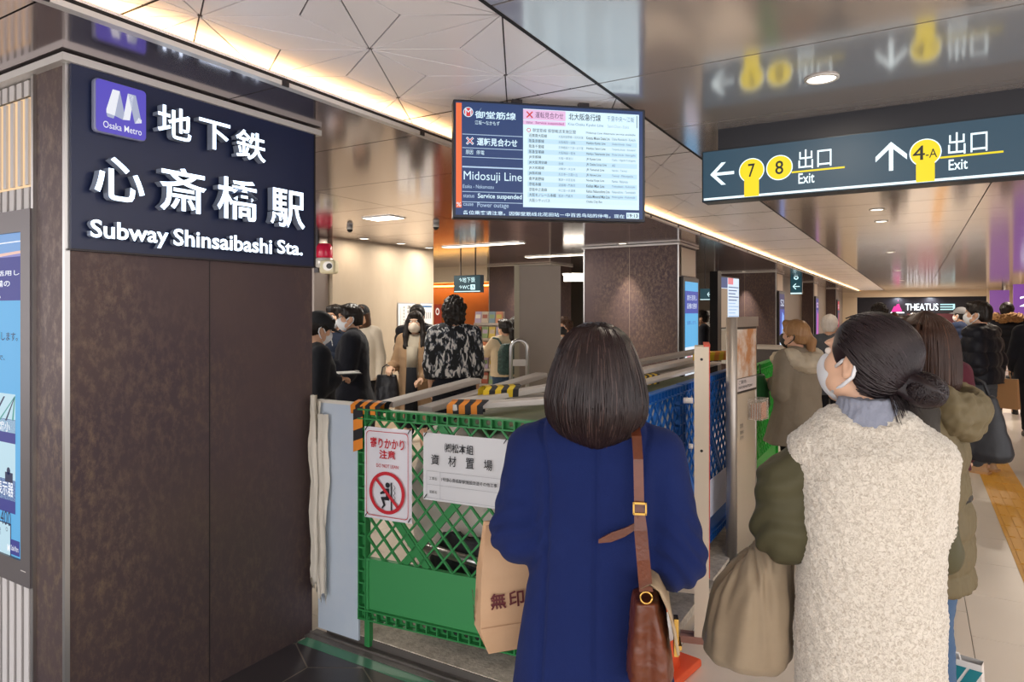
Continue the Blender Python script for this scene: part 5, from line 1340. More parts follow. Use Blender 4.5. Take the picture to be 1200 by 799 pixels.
def bob(rng):
    phi = rng.uniform(-PI * 1.16, PI * .16)
    if phi > .05 * PI and rng.rand() < .3: return None
    zend = 1.262 + .028 * abs(math.cos(phi)) ** 1.5 + .018 * rng.rand() ** 2 - .004 * math.cos(phi)
    rr = 1.0 - .05 * rng.rand() + .02 * math.sin(phi * 17) * .6; sw = rng.uniform(-.06, .06); w = rng.uniform(-.12, .12); p0 = rng.rand() * 6
    pts = []
    for i in range(15):
        t = (i / 14) ** 1.15 * .992 + .004
        ph = phi + sw * t + w * t * t + .012 * math.sin(7 * t + p0)
        pts.append(bob_point(ph, t, rr * (1 + .012 * math.sin(5 * t + p0)), zend))
    pts = np.array(pts); pts[0] = [.012 + .01 * math.cos(phi), -.035 + .02 * math.sin(phi), 1.566]
    return pts
strands('hair_locks', m_hb, hb, bob, 2300, .0021, seed=5)
strands('hair_locks', m_hb2, hb, bob, 420, .0016, seed=9)

# brown leather shoulder bag with strap
m_lea = M('leather_brown', '#6f3820', rough=.28, var=(9, '#4f2615', .25), bump=(120, .25, .004)); m_gold = M('brass', '#c9a358', rough=.25, metal=1); m_canvas = M('bag_canvas', '#b59f80', rough=.6, var=(14, '#8a735a', .2))
t = thing('shoulder_bag', 'brown leather shoulder bag with brass buckle hanging on the blue coat', 'bag', f1.root.matrix_basis @ Vector((0, 0, 0)) if False else (f1.X, f1.Y, 0), f1.rot)
D = Sdf((.06, -.30, .54), (.30, .16, .94), .006)
D.loft([(.735, .047, .17, .133, -.045), (.752, .054, .178, .133, -.045), (.80, .053, .178, .132, -.045), (.88, .041, .172, .128, -.045), (.965, .025, .165, .122, -.045)], k=0, p=4.5)
v, q = D.mesh(1); n = vnormals(v, q); g_ = (n[:, 1] < -.5)
v = v + n * (.0025 * wav(v, 14, 3, 3) + g_ * (-.014 * np.exp(-((v[:, 0] - .129) / .014) ** 2) * np.clip((.97 - v[:, 2]) / .1, 0, 1)))[:, None]
np_mesh('body', v, q, m_lea, t)
fb_ = MB()
fb_.loft([[(.196 + .020 * math.sin(a_), y, z) for y in (-.235, -.10, .03, .12)] for a_, z in ((0, .90), (.6, .88), (.9, .82), (1.2, .76))], 0, cap=False, closed=False)
ff = MB(); ys = [-.225, -.14, -.05, .04, .12]; zz = [(.108, .978), (.128, .988), (.150, .975), (.168, .935), (.182, .885), (.190, .835)]
ff.add([(x, y, z - .012 * math.sin((y + .225) * 9)) for x, z in zz for y in ys] + [(x + .006, y, z + .002 - .012 * math.sin((y + .225) * 9)) for x, z in zz for y in ys], [(i * 5 + j, i * 5 + j + 1, i * 5 + j + 6, i * 5 + j + 5) for i in range(5) for j in range(4)] + [(30 + i * 5 + j, 30 + i * 5 + j + 5, 30 + i * 5 + j + 6, 30 + i * 5 + j + 1) for i in range(5) for j in range(4)] + [(i * 5, i * 5 + 5, 35 + i * 5, 30 + i * 5) for i in range(5)] + [(25 + j, 26 + j, 56 + j, 55 + j) for j in range(4)], 0, None, True)
fl = ff.build('flap', [m_canvas], t)
MB().b2((.186, -.19, .815), (.196, -.165, .90)).b2((.188, -.20, .835), (.202, -.155, .845)).build('buckle', m_gold, fl)
MB().tube([(.122 + .013 * math.cos(a_), -.226, .960 + .013 * math.sin(a_)) for a_ in [2 * PI * i / 18 for i in range(19)]], .0022, 8).build('ring', m_gold, t)
sb = MB()
def band(pts, w, th, mi=0):
    for a_, b_ in zip(pts, pts[1:]): sb.bar(a_, b_, w, th, mi, up=(0, -1, 0))
sp = [(.100, -.055, 1.322), (.104, -.108, 1.298), (.107, -.138, 1.25), (.108, -.147, 1.19), (.109, -.152, 1.14), (.112, -.165, 1.09), (.117, -.190, 1.03), (.122, -.224, .972)]
rows = []
for i, p in enumerate(sp):
    p = Vector(p); w_ = .0115 if i < 5 else .0150
    a_ = Vector(sp[min(i + 1, len(sp) - 1)]) - Vector(sp[max(i - 1, 0)]); sd = Vector((1, 0, 0)) - a_.normalized() * a_.normalized().x; sd.normalize(); nn = a_.normalized().cross(sd)
    rows.append([p + sd * w_ - nn * .003, p + sd * w_ + nn * .003, p - sd * w_ + nn * .003, p - sd * w_ - nn * .003])
sb.loft(rows, 0, smooth=False)
fr_ = [Vector((.092, -.05, 1.322)), Vector((.10, .04, 1.325)), Vector((.12, .10, 1.24)), Vector((.135, .13, 1.08)), Vector((.122, .11, .965))]
for a_, b_ in zip(fr_, fr_[1:]): sb.bar(a_, b_, .024, .005, 0, up=(1, .3, 0))
sb.build('strap', m_lea, t)
b_ = MB(); tail = [(.108, -.158, 1.128), (.100, -.158, 1.098), (.076, -.156, 1.082), (.044, -.154, 1.068), (.014, -.152, 1.056)]
rows = [[Vector(p) + Vector((0, -.003, w_)), Vector(p) + Vector((0, .003, w_)), Vector(p) + Vector((0, .003, -w_)), Vector(p) + Vector((0, -.003, -w_))] for p, w_ in zip(tail, (.006, .008, .010, .011, .004))]
b_.loft(rows, 0, smooth=False); b_.build('strap_tail', m_lea, t)
MB().b2((.094, -.163, 1.125), (.126, -.156, 1.130)).b2((.094, -.163, 1.150), (.126, -.156, 1.155)).b2((.094, -.163, 1.125), (.098, -.156, 1.155)).b2((.122, -.163, 1.125), (.126, -.156, 1.155)).build('strap_buckle', m_gold, t)

# paper shopping bag on her left arm
t = thing('paper_bag', 'brown paper shopping bag with maroon lettering beside the blue coat', 'bag', (f1.X, f1.Y, 0), f1.rot)
TB = Matrix.Translation((-.165, .13, .685)) @ Matrix.Rotation(R(20), 4, 'Z') @ Matrix.Rotation(R(-4), 4, 'Y')
m_pap = M('kraft_paper', '#bd9672', rough=.65, var=(5, '#c9a582', .3)); m_mar = M('maroon_ink', '#5c1c22', rough=.6)
bg = MB(); w2, dp = .16, .055
def ringp(z, sx, sy, pin): return [(-w2 * sx, -dp * sy, z), (-w2 * sx + pin, 0, z), (-w2 * sx, dp * sy, z), (0, dp * sy * .9, z), (w2 * sx, dp * sy, z), (w2 * sx - pin, 0, z), (w2 * sx, -dp * sy, z), (0, -dp * sy * .96, z)]
rings = [ringp(0, .93, 1, -.004), ringp(.06, 1.04, 1.05, -.010), ringp(.11, 1.02, 1.0, -.006), ringp(.20, .96, .85, .006), ringp(.28, .86, .6, .022), ringp(.335, .80, .40, .030)]
bg.loft(rings, 0, cap=False, smooth=False, T=TB); bg.add([(-w2 * .93, -dp, 0), (w2 * .93, -dp, 0), (w2 * .93, dp, 0), (-w2 * .93, dp, 0)], [(0, 1, 2, 3)], 0, TB)
bg.add([(-w2 * 1.03, -dp * 1.06, .071), (w2 * 1.03, -dp * 1.06, .071), (w2 * 1.03, -dp * 1.06, .0735), (-w2 * 1.03, -dp * 1.06, .0735)], [(0, 1, 2, 3)], 2, TB)
bg.text('無', -.135, .118, -.092, .162, -.0585, 1, 0, .02, T=TB); bg.text('印', -.084, .118, -.042, .162, -.0585, 1, 0, .02, T=TB); bg.text('良', -.034, .118, .008, .162, -.0585, 1, 0, .02, T=TB); bg.text('品', .016, .118, .058, .162, -.0585, 1, 0, .02, T=TB)
TS = TB @ Matrix.Translation((-.1705, 0, .07)) @ Matrix.Rotation(R(-90), 4, 'Z') @ Matrix.Rotation(R(-90), 4, 'Y')
bg.text('MUJI', .0, -.014, .085, .014, -.004, 1, 0, .02, T=TS)
bo = bg.build('bag_body', [m_pap, m_mar, M('paper_crease', '#a98260', rough=.7)], t)
MB().tube([TB @ Vector(p) for p in ((-.06, -.02, .33), (-.05, -.01, .39), (0, 0, .42), (.05, -.01, .39), (.06, -.02, .33))], .004, 6).build('handle', m_pap, t)

# ================================================================== woman in the fleece vest coat
f2p = Fig('woman in a long cream fleece vest coat with olive sleeves and hair in a bun', 1014, 1.70, 1.592, 8, yaw=56, pitch=7, L=((.215, -.03, 1.035), (.20, .20, .99), (-.2, .8, -.5)), Rr=((.165, .0, 1.03), (.10, .2, 1.05), (-.6, .7, .1)), h=.006, skin=m_skin2, sw=.84, drop=.035)
f2 = f2p; k = f2.k
def fleece_mat():
    m = bpy.data.materials.new('cream_fleece'); m.use_nodes = True; nt = m.node_tree; b = nt.nodes['Principled BSDF']
    tc = nt.nodes.new('ShaderNodeTexCoord'); vo = nt.nodes.new('ShaderNodeTexNoise'); vo.inputs['Scale'].default_value = 150; vo.inputs['Detail'].default_value = 2; vo.inputs['Distortion'].default_value = 1.2
    nt.links.new(tc.outputs['Object'], vo.inputs['Vector'])
    r = nt.nodes.new('ShaderNodeValToRGB'); r.color_ramp.elements[0].position = .32; r.color_ramp.elements[1].position = .6; r.color_ramp.elements[0].color = lin('#b5ab9d') + (1,); r.color_ramp.elements[1].color = lin('#dcd5c9') + (1,)
    nt.links.new(vo.outputs['Fac'], r.inputs[0]); nt.links.new(r.outputs[0], b.inputs['Base Color'])
    bp = nt.nodes.new('ShaderNodeBump'); bp.inputs['Strength'].default_value = .7; bp.inputs['Distance'].default_value = .004
    nt.links.new(vo.outputs['Fac'], bp.inputs['Height']); nt.links.new(bp.outputs[0], b.inputs['Normal']); b.inputs['Roughness'].default_value = .95; b.inputs['Sheen Weight'].default_value = .4; b.inputs['Specular IOR Level'].default_value = .1
    return m
D = Sdf((-.32, -.30, .40), (.32, .28, 1.42), .0055)
D.loft([(1.345 * k, .080, .072, -.002, -.015), (1.315 * k, .104, .086, -.002, -.018), (1.27 * k, .138, .110, .0, -.018), (1.18 * k, .163, .128, .004, -.015), (1.02 * k, .164, .132, .008, -.012), (.85 * k, .166, .136, .004, -.012), (.65 * k, .168, .140, .006, -.012), (.42, .172, .145, .006, -.012)], k=0, p=2.5, fold=(4, 0, .012, 1.0))
for sg, sh in ((-1, f2.shL), (1, f2.shR)): D.cone((sg * .06, -.015, 1.335 * k), sh + Vector((sg * .004, 0, -.008)), .056, .058, .05)
D.cone((.14, -.005, 1.25 * k), (.15, .0, 1.1 * k), .060, .045, .05)
# armhole on the left opens for the sleeve
D.ell((-.222, .02, 1.13 * k), (.070, .13, .19), .012, 'sub')
D.cone((0, -.0, 1.30 * k), (0, .01, 1.46), .052, .066, .012, 'sub')
v, q = D.mesh(1); n = vnormals(v, q)
v = v + n * (.0012 * wav(v, 75, 2, 1) + .0010 * wav(v, 130, 5, 1) + .004 * wav(v, (4, 4, 3), 8, 2))[:, None]
np_mesh('fleece_vest', v, q, fleece_mat(), f2.root)
m_olv = cloth('olive_nylon', '#55513c', '#4a4735', rough=.5, sheen=.0, sc=30, st=.15)
D = Sdf((-.36, -.24, .80), (.36, .40, 1.42), .006)
for sg, sh, A in ((-1, f2.shL, f2.aL), (1, f2.shR, f2.aR)):
    el, wr, hd = A
    if sg < 0:
        D.path([sh + Vector((.0, 0, -.035)), (-.182, -.005, 1.17 * k), (-.190, -.01, 1.055 * k)], [.064, .074, .080], .02); D.path([(-.190, -.01, 1.055 * k), (-.185, .07, 1.02), tuple(wr)], [.080, .072, .045], .02)
    else: D.path([sh, el, wr], [.046, .046, .042], .02)
D.loft([(1.10, .14, .09), (1.30, .13, .07)], k=.02)
v, q = D.mesh(1); n = vnormals(v, q); e0 = np.array((-.21, .0, 1.06 * k)); fall = np.exp(-(np.linalg.norm((v - e0) * (1, 1, .8), axis=1) / .13) ** 2)
v = v + n * (.004 * wav(v, (5, 5, 4), 3, 3) + fall * .006 * np.sin((v[:, 2] * .9 - v[:, 0] * .6 + v[:, 1] * .5) * 95 + 2.5 * np.sin(v[:, 0] * 28 + v[:, 2] * 11)))[:, None]
np_mesh('sleeves', v, q, m_olv, f2.root)
D = Sdf((-.12, -.12, 1.28), (.12, .12, 1.42), .0055); D.loft([(1.30, .080, .075, .0, -.012), (1.385, .066, .066, .004, -.008)], k=0); v, q = D.mesh(1)
np_mesh('collar', v + vnormals(v, q) * (.002 * wav(v, 50, 1, 1))[:, None], q, cloth('grey_knit', '#8b90a0', rough=.95, sc=200, st=.6), f2.root)
f2.trousers(M('tights_black'), r=(.075, .058, .045), w=.84); f2.shoes(m_black)
f2.mask()
# hair drawn back into a low bun
m_h2 = M('hair_dark_brown', '#171012', rough=.38, spec=.35, var=(12, '#33262a', .3)); m_h2b = M('hair_dark_light', '#46363b', rough=.33)
D = Sdf((-.14, -.22, -.16), (.14, .12, .16), .006)
D.ell((0, -.022, .034), (.085, .107, .090), 0); D.loft([(z_, .085 * math.sqrt(1 - ((.030 - z_) / .123) ** 2), .106 * math.sqrt(1 - ((.030 - z_) / .123) ** 2), 0, -.022) for z_ in (-.086, -.075, -.06, -.04, -.02, 0, .03)], k=.01, p=2.0)
D.ell((0, .11, -.05), (.09, .090, .105), .012, 'sub'); D.ell((0, .09, .085), (.05, .035, .05), .012, 'sub'); D.ell((0, .11, .03), (.085, .06, .06), .012, 'sub')
for sg in (-1, 1): D.ell((sg * .088, .010, -.03), (.030, .040, .048), .012, 'sub')
h2 = f2.headpart('hair', D, m_h2)
bunc = np.array((.012, -.150, -.050))
D = Sdf((-.10, -.25, -.14), (.12, -.06, .04), .006); D.ell(bunc, (.046, .045, .040), 0); D.cone((0, -.10, -.035), bunc, .035, .03, .02)
v, q = D.mesh(1); a_ = np.arctan2(v[:, 2] - bunc[2], v[:, 0] - bunc[0]); v = v + vnormals(v, q) * (.005 * np.sin(6 * a_ + 40 * (v[:, 1] + v[:, 2])))[:, None]
np_mesh('bun', v, q, m_h2, h2)
def pulled(rng):
    u = rng.uniform(-1, 1); th = rng.uniform(0, PI)            # start along the hairline ring
    s0 = np.array([.09 * math.cos(th), rng.uniform(-.12, .035), .094 * math.sin(th) + rng.uniform(-.01, .04)])
    if rng.rand() < .4: s0 = np.array([rng.choice([-1, 1]) * rng.uniform(.0, .085), rng.uniform(-.09, -.02), rng.uniform(-.10, 0)])
    c = np.array([0, -.022, .030]); e = np.array([.090, .112, .095]) * (1.0 + .03 * rng.rand())
    a = (s0 - c) / e / (1, 1, 1.38 if s0[2] < .03 else 1); a /= np.linalg.norm(a); b = (np.array([.004 + rng.normal() * .012, -.105, -.035 + rng.normal() * .012]) - c) / e / (1, 1, 1.38); b /= np.linalg.norm(b)
    om = math.acos(np.clip(a @ b, -1, 1)); pts = []
    sag = rng.uniform(-.05, .10)
    for i in range(13):
        t = i / 12; p = (math.sin((1 - t) * om) * a + math.sin(t * om) * b) / max(math.sin(om), 1e-3)
        p = p + np.array([0, 0, -1]) * sag * math.sin(PI * t); p /= np.linalg.norm(p)
        P = c + p * e * (1, 1, 1.38 if p[2] < 0 else 1)
        if abs(P[0]) > .058 and P[1] > -.012 and P[2] < .012: return None
        pts.append(P)
    return pts
strands('hair_locks', m_h2, h2, pulled, 2400, .0019, seed=3); strands('hair_locks', m_h2b, h2, pulled, 160, .0013, seed=8)
def bunlock(rng):
    ax = rng.normal(size=3); ax /= np.linalg.norm(ax); p0 = np.cross(ax, rng.normal(size=3)); p0 /= np.linalg.norm(p0); p1 = np.cross(ax, p0); a0 = rng.rand() * 6
    if abs(ax[1]) < .2: return None
    return [bunc + (p0 * math.cos(a0 + t * 2.6) + p1 * math.sin(a0 + t * 2.6)) * np.array((.047, .046, .041)) * (1.0 + .02 * rng.rand()) for t in np.linspace(0, 1, 12)]
strands('bun_locks', m_h2, h2, bunlock, 260, .0022, seed=6)
def wisp(rng):
    s0 = np.array([rng.uniform(-.05, .06), -.095, -.07]); d = np.array([rng.normal() * .3, -.35 + .3 * rng.rand(), -1]); L = rng.uniform(.03, .075)
    return [s0 + d * L * t + np.array([0, -.02 * t * t, .012 * math.sin(3 * t)]) for t in np.linspace(0, 1, 8)]
strands('loose_wisps', m_h2, h2, wisp, 70, .0009, seed=2)

# beige fabric bag hanging from her arm
t = thing('fabric_bag', 'large beige gathered fabric bag hanging from the olive sleeve', 'bag', (f2.X, f2.Y, 0), f2.rot)
D = Sdf((-.46, -.16, .58), (-.10, .28, 1.04), .006)
D.loft([(.648, .095, .10, -.285, .06), (.675, .115, .115, -.284, .06), (.75, .112, .115, -.278, .06), (.84, .098, .10, -.262, .06), (.92, .066, .075, -.235, .06), (.98, .038, .045, -.215, .06)], k=0, p=2.3, fold=(7, .06, .03, .6))
v, q = D.mesh(2); n = vnormals(v, q); th = np.arctan2(v[:, 1] - .06, v[:, 0] + .27)
gz = np.clip((v[:, 2] - .66) / .3, 0, 1)
v = v + n * (.004 * wav(v, (4, 4, 3), 6, 3) + gz * .006 * np.sin(13 * th + 2 * np.sin(5 * th)) + .003 * np.sin((v[:, 2] - v[:, 0] * .8) * 55 + 3 * th) * (1 - gz))[:, None]
np_mesh('bag_body', v, q, cloth('beige_cloth', '#a3927a', '#94836d', rough=.6, sheen=.1, sc=90, st=.15), t)
MB().tube([(-.215, .06, .97), (-.21, .09, 1.06), (-.20, .10, 1.08), (-.19, .09, 1.05), (-.205, .06, .97)], .012, 8).build('handle', M('beige_cloth'), t)

# ================================================================== brown-haired woman in the hooded olive down vest
f3 = Fig('brown-haired woman in a hooded olive down vest behind the fleece coat', 1087, 2.45, 1.585, 74, yaw=-30, L=((.225, -.05, 1.04), (.14, .18, 1.06), (-.6, .7, .1)), Rr=((.16, .05, 1.04), (.04, .23, 1.05), (-.5, .7, .1)), h=.0075)
m_od = cloth('olive_down', '#776c52', '#6a5f49', rough=.55, sheen=0, sc=40, st=.1)
def od(v, n):
    low = v[:, 2] < 1.24
    return v + n * (low * .012 * (np.abs(np.sin(PI * v[:, 2] / .115)) ** .5 - .8) + .004 * wav(v, (9, 9, 7), 2, 3))[:, None]
f3.top('down_vest', m_od, hem=.64, t=.022, flare=.0, sleeves=False, h=.0075, wr=.003, fr=od)
f3.top('jacket', cloth('charcoal_knit', '#4b4743', '#3d3a37', rough=.9, sc=90, st=.5), hem=.95, t=.012, sl=(.068, .064, .05), h=.0075, wr=.006)
D = Sdf((-.20, -.30, 1.10), (.20, .16, 1.46), .0075); kk = f3.k
D.ell((0, -.115, 1.275 * kk), (.145, .075, .10), 0); D.cone((-.12, -.07, 1.33 * kk), (-.09, .06, 1.33 * kk), .045, .035, .05); D.cone((.12, -.07, 1.33 * kk), (.09, .06, 1.33 * kk), .045, .035, .05)
D.ell((0, -.06, 1.39 * kk), (.095, .085, .075), .04, 'sub')
v, q = D.mesh(1); v = v + vnormals(v, q) * (.012 * wav(v, (7, 7, 9), 4, 3))[:, None]; np_mesh('hood', v, q, m_od, f3.root)
f3.trousers(cloth('denim_blue', '#4c6585', rough=.8)); f3.shoes(m_black)
m_h3 = M('hair_chestnut', '#2a1811', rough=.42, spec=.3, var=(12, '#422a1e', .3)); m_h3b = M('hair_chestnut_light', '#6a452f', rough=.42, spec=.3)
h3 = f3.hair('bob', m_h3)
def straight(rng):
    phi = rng.uniform(-PI * 1.18, PI * .18); rr = 1 - .04 * rng.rand(); zend = -.165 - .02 * rng.rand(); w = rng.uniform(-.1, .1); pts = []
    Z = [.134, .12, .09, .05, 0, -.05, -.13, -.175]; Rr_ = [.012, .045, .080, .098, .106, .110, .110, .092]
    for i in range(14):
        t = i / 13; z = .134 + (zend - .134) * t; r = np.interp(z, Z[::-1], Rr_[::-1]) * rr; p = phi + w * t
        pts.append((r * math.cos(p), -.028 + r * 1.02 * math.sin(p), z))
    return pts
strands('hair_locks', m_h3, h3, straight, 900, .0022, seed=11); strands('hair_locks', m_h3b, h3, straight, 130, .0016, seed=14)

t = thing('shopping_bag', 'white shopping bag with teal slanted stripes at the bottom right', 'bag', at_z(1112, 862, 0), R(-12))
t.location.z = 0
sbm = MB(); w_, d_, hh = .11, .05, .31
sbm.loft([[(-w_, -d_, 0), (w_, -d_, 0), (w_, d_, 0), (-w_, d_, 0)], [(-w_ * .98, -d_ * .9, hh * .5), (w_ * .98, -d_ * .9, hh * .5), (w_ * .98, d_ * .9, hh * .5), (-w_ * .98, d_ * .9, hh * .5)], [(-w_ * .96, -d_ * .45, hh), (w_ * .96, -d_ * .45, hh), (w_ * .96, d_ * .45, hh), (-w_ * .96, d_ * .45, hh)]], 0, cap=False, smooth=False)
for x in (-.09, -.03, .02): sbm.add([(x, -d_ * .72 - .004, hh * .62), (x + .04, -d_ * .72 - .004, hh * .62), (x + .09, -d_ * .5 - .003, hh * .93), (x + .05, -d_ * .5 - .003, hh * .93)], [(0, 1, 2, 3)], 1)
for x in (-.105, -.05, .01): sbm.add([(x, -d_ * .96 - .003, hh * .1), (x + .04, -d_ * .96 - .003, hh * .1), (x + .09, -d_ * .93 - .002, hh * .45), (x + .05, -d_ * .93 - .002, hh * .45)], [(0, 1, 2, 3)], 1)
sbm.build('bag_body', [M('bag_white', '#e6e2dc', rough=.4), M('bag_teal', '#17828c', rough=.4)], t)
MB().tube([(-.04, -.022, hh), (-.035, -.02, hh + .02), (.035, -.02, hh + .02), (.04, -.022, hh)], .004, 6).build('handle', M('bag_white'), t)
# ================================================================== everybody else
m_black_c = cloth('wool_black', '#17181f', '#1d1e27', sc=200); m_navy_c = cloth('cloth_navy', '#1d2536'); m_jean = cloth('denim_dark', '#2c3848'); m_jeanl = cloth('denim_light', '#6f8791')
m_blkpants = cloth('trousers_black', '#1a1b20'); m_puf = cloth('puffer_black', '#1b1c22', '#23242b', rough=.42, sheen=0, sc=25, st=.1)
m_shoe = M('shoe_black', '#17171a', rough=.4)
def bagpos(f, x, y, z): return f.root.matrix_basis @ Vector((x, y, z)) if False else Matrix.Translation((f.X, f.Y, 0)) @ Matrix.Rotation(f.rot, 4, 'Z') @ Vector((x, y, z))

# maroon-jacketed person with the black tote
f = Fig('person in a maroon jacket standing just beyond the olive down vest', 1086, 3.9, 1.55, 12, Rr=((.215, -.03, 1.0), (.215, .05, .80), (0, .1, -1)), h=.009)
f.top('jacket', cloth('maroon_wool', '#4b1e29', '#572430'), hem=.74, t=.035, flare=.02, sl=(.075, .068, .055), collar=.03); f.trousers(m_blkpants); f.shoes(m_shoe); f.hair('bob', m_hbrn)
p = bagpos(f, .225, -.02, 0); t = thing('tote_bag', 'large black tote bag hanging beside the maroon jacket', 'bag', (p.x, p.y, 0), f.rot + R(-25))
D = Sdf((-.26, -.14, .70), (.26, .14, 1.22), .01); D.loft([(.77, .165, .07), (.81, .18, .085), (.97, .15, .07), (1.13, .105, .035)], k=0, p=3.2, fold=(5, .0, .05, 1)); v, q = D.mesh(1)
np_mesh('bag_body', v + vnormals(v, q) * (.006 * wav(v, (5, 5, 4), 2, 3))[:, None], q, M('tote_black', '#17191f', rough=.55), t)
MB().tube([(-.08, 0, 1.11), (-.05, 0, 1.20), (0, 0, 1.23), (.05, 0, 1.20), (.08, 0, 1.11)], .009, 8).build('handle', M('tote_black'), t)

# man in the black down jacket
f = Fig('man in a black down jacket with short hair and white mask facing left', 1149, 6.76, 1.70, 68, yaw=14, male=True, h=.009, L='bent', Rr='bent')
f.top('down_jacket', m_puf, hem=.84, t=.055, flare=.01, sl=(.095, .09, .07), collar=.05, puff=(.15, .024), wr=.006); f.trousers(cloth('trousers_grey', '#4a4d52'), r=(.10, .078, .07)); f.shoes(M('shoe_tan', '#b5906a', rough=.5), M('sole_tan', '#c79a6a', rough=.6)); f.hair('short', m_hblk); f.mask()
p = bagpos(f, .30, -.10, 0); t = thing('paper_bag', 'tan paper bag hanging behind the black tote bag', 'bag', (p.x, p.y, 0), f.rot)
MB().loft([[(-.04, -.12, .62), (.04, -.12, .62), (.04, .12, .62), (-.04, .12, .62)], [(-.02, -.11, .92), (.02, -.11, .92), (.02, .11, .92), (-.02, .11, .92)]], 0, smooth=False).build('bag_body', M('kraft_paper2', '#b98b5c', rough=.6), t); MB().tube([(0, -.05, .92), (0, -.03, 1.0), (0, .03, 1.0), (0, .05, .92)], .005, 6).build('handle', M('kraft_paper2'), t)
# fur hooded person
f = Fig('person in a black down coat with brown fur hood and pale jeans', 1180, 10.6, 1.74, 4, male=True, h=.011)
f.top('down_coat', m_puf, hem=.84, t=.06, flare=.01, sl=(.10, .095, .08), puff=(.11, .016)); f.trousers(m_jeanl, r=(.094, .062, .050)); f.shoes(m_shoe); f.hair('short', m_hblk)
D = Sdf((-.24, -.26, 1.36), (.24, .24, 1.64), .01)
for i in range(14):
    a_ = PI + PI * 1.0 * i / 13; D.ell((.155 * math.cos(a_), -.02 + .13 * math.sin(a_), 1.50 + .02 * math.sin(i)), (.06, .06, .062), .02)
v, q = D.mesh(0); np_mesh('fur_trim', v + vnormals(v, q) * (.014 * wav(v, 26, 4, 2))[:, None], q, M('fur_brown', '#a97f50', rough=.9, var=(30, '#7d5a35', .2)), f.root)
# person cut by the right edge
f = Fig('dark-clothed person at the right edge holding a black bag', 1214, 8.6, 1.66, 10, L=((.22, .02, 1.0), (.215, .10, .84), (0, .2, -1)), h=.011)
f.top('coat', m_black_c, hem=.72, t=.05, flare=.02, sl=(.085, .08, .06)); f.trousers(m_blkpants); f.shoes(m_shoe); f.hair('bob', m_hblk)
p = bagpos(f, -.24, .12, 0); t = thing('handbag', 'black handbag held by the person at the right edge', 'bag', (p.x, p.y, 0), f.rot)
D = Sdf((-.14, -.2, .48), (.14, .2, .84), .012); D.loft([(.52, .07, .13), (.56, .08, .14), (.76, .05, .12)], k=0, p=3); v, q = D.mesh(1); np_mesh('bag_body', v, q, M('tote_black'), t); MB().tube([(0, -.06, .75), (0, -.03, .84), (0, .03, .84), (0, .06, .75)], .007, 6).build('handle', M('tote_black'), t)
# far heads
f = Fig('far person in a grey cap and dark blue jacket left of the black down jacket', 1127, 11.5, 1.66, 60, h=.013, male=True)
f.top('jacket', cloth('jacket_blue', '#2a3550'), hem=.8, t=.04, sl=(.085, .08, .06), puff=(.12, .014)); f.trousers(m_jean); f.shoes(m_shoe); f.hair('short', m_hblk); f.cap(M('cap_grey', '#77777a', rough=.8)); f.mask()
for px, d, H, l, c in ((1030, 9.2, 1.70, 'far dark-haired person whose head shows above the bun hair', m_hblk), (1071, 9.8, 1.57, 'far short-haired person between the bun hair and the chestnut hair', m_hgry), (1048, 14, 1.58, 'tiny far person before the shop letters', m_hbrn)):
    f = Fig(l, px, d, H, 0, h=.014, male=True); f.top('coat', m_black_c, hem=.75, t=.04, sl=(.08, .075, .06)); f.trousers(m_blkpants); f.shoes(m_shoe); f.hair('curly' if px == 1030 else 'short', c)

# woman in the beige coat
f = Fig('woman in a grey-beige hooded coat with light brown ponytail and black mask', 934, 5.25, 1.53, 52, yaw=24, pitch=4, L=((.20, .0, 1.04), (.05, .19, 1.10), (-.7, .5, .1)), Rr=((.215, .02, 1.02), (.03, .24, 1.10), (-.7, .5, .1)), h=.0085)
f.top('coat', cloth('coat_greige', '#948877', '#8a7e6c', rough=.8), hem=.62, t=.045, flare=.075, sl=(.082, .074, .055), fold=(6, 0, .03, 2), wr=.006)
D = Sdf((-.22, -.26, 1.12), (.22, .2, 1.46), .009); kk = f.k
D.ell((0, -.11, 1.28 * kk), (.175, .12, .085), 0); D.cone((-.14, -.05, 1.33 * kk), (-.06, .13, 1.30 * kk), .065, .06, .05); D.cone((.14, -.05, 1.33 * kk), (.06, .13, 1.30 * kk), .065, .06, .05); D.cone((0, -.0, 1.32 * kk), (0, .0, 1.5 * kk), .072, .08, .03, 'sub')
v, q = D.mesh(1); np_mesh('hood', v + vnormals(v, q) * (.006 * wav(v, 12, 4, 3))[:, None], q, cloth('hood_cream', '#d6c9b2', '#c6b89f', rough=.85, sc=90, st=.5), f.root)
f.trousers(m_blkpants, r=(.09, .06, .05)); f.shoes(m_shoe); f.hair('tail', m_hbld); f.mask(m_maskb)
p = bagpos(f, -.17, .24, 0); t = thing('green_bag', 'green bag tucked in front of the beige coat', 'bag', (p.x, p.y, 0), f.rot)
D = Sdf((-.16, -.12, .78), (.16, .12, 1.16), .01); D.loft([(.82, .10, .05), (.86, .115, .07), (1.02, .10, .06), (1.10, .06, .03)], k=0, p=2.6); v, q = D.mesh(1); np_mesh('bag_body', v + vnormals(v, q) * (.006 * wav(v, 7, 2, 3))[:, None], q, M('bag_green', '#2f6b3c', rough=.5), t); MB().tube([(-.04, 0, 1.09), (-.03, 0, 1.18), (.03, 0, 1.18), (.04, 0, 1.09)], .006, 6).build('handle', M('bag_green'), t)
f = Fig('grey-haired person in a dark coat beyond the beige coat', 972, 7.6, 1.56, -10, h=.011); f.top('coat', cloth('coat_slate', '#4b4d52'), hem=.7, t=.04, sl=(.08, .075, .06), collar=.04); f.trousers(m_blkpants); f.shoes(m_shoe); f.hair('short', m_hgry)

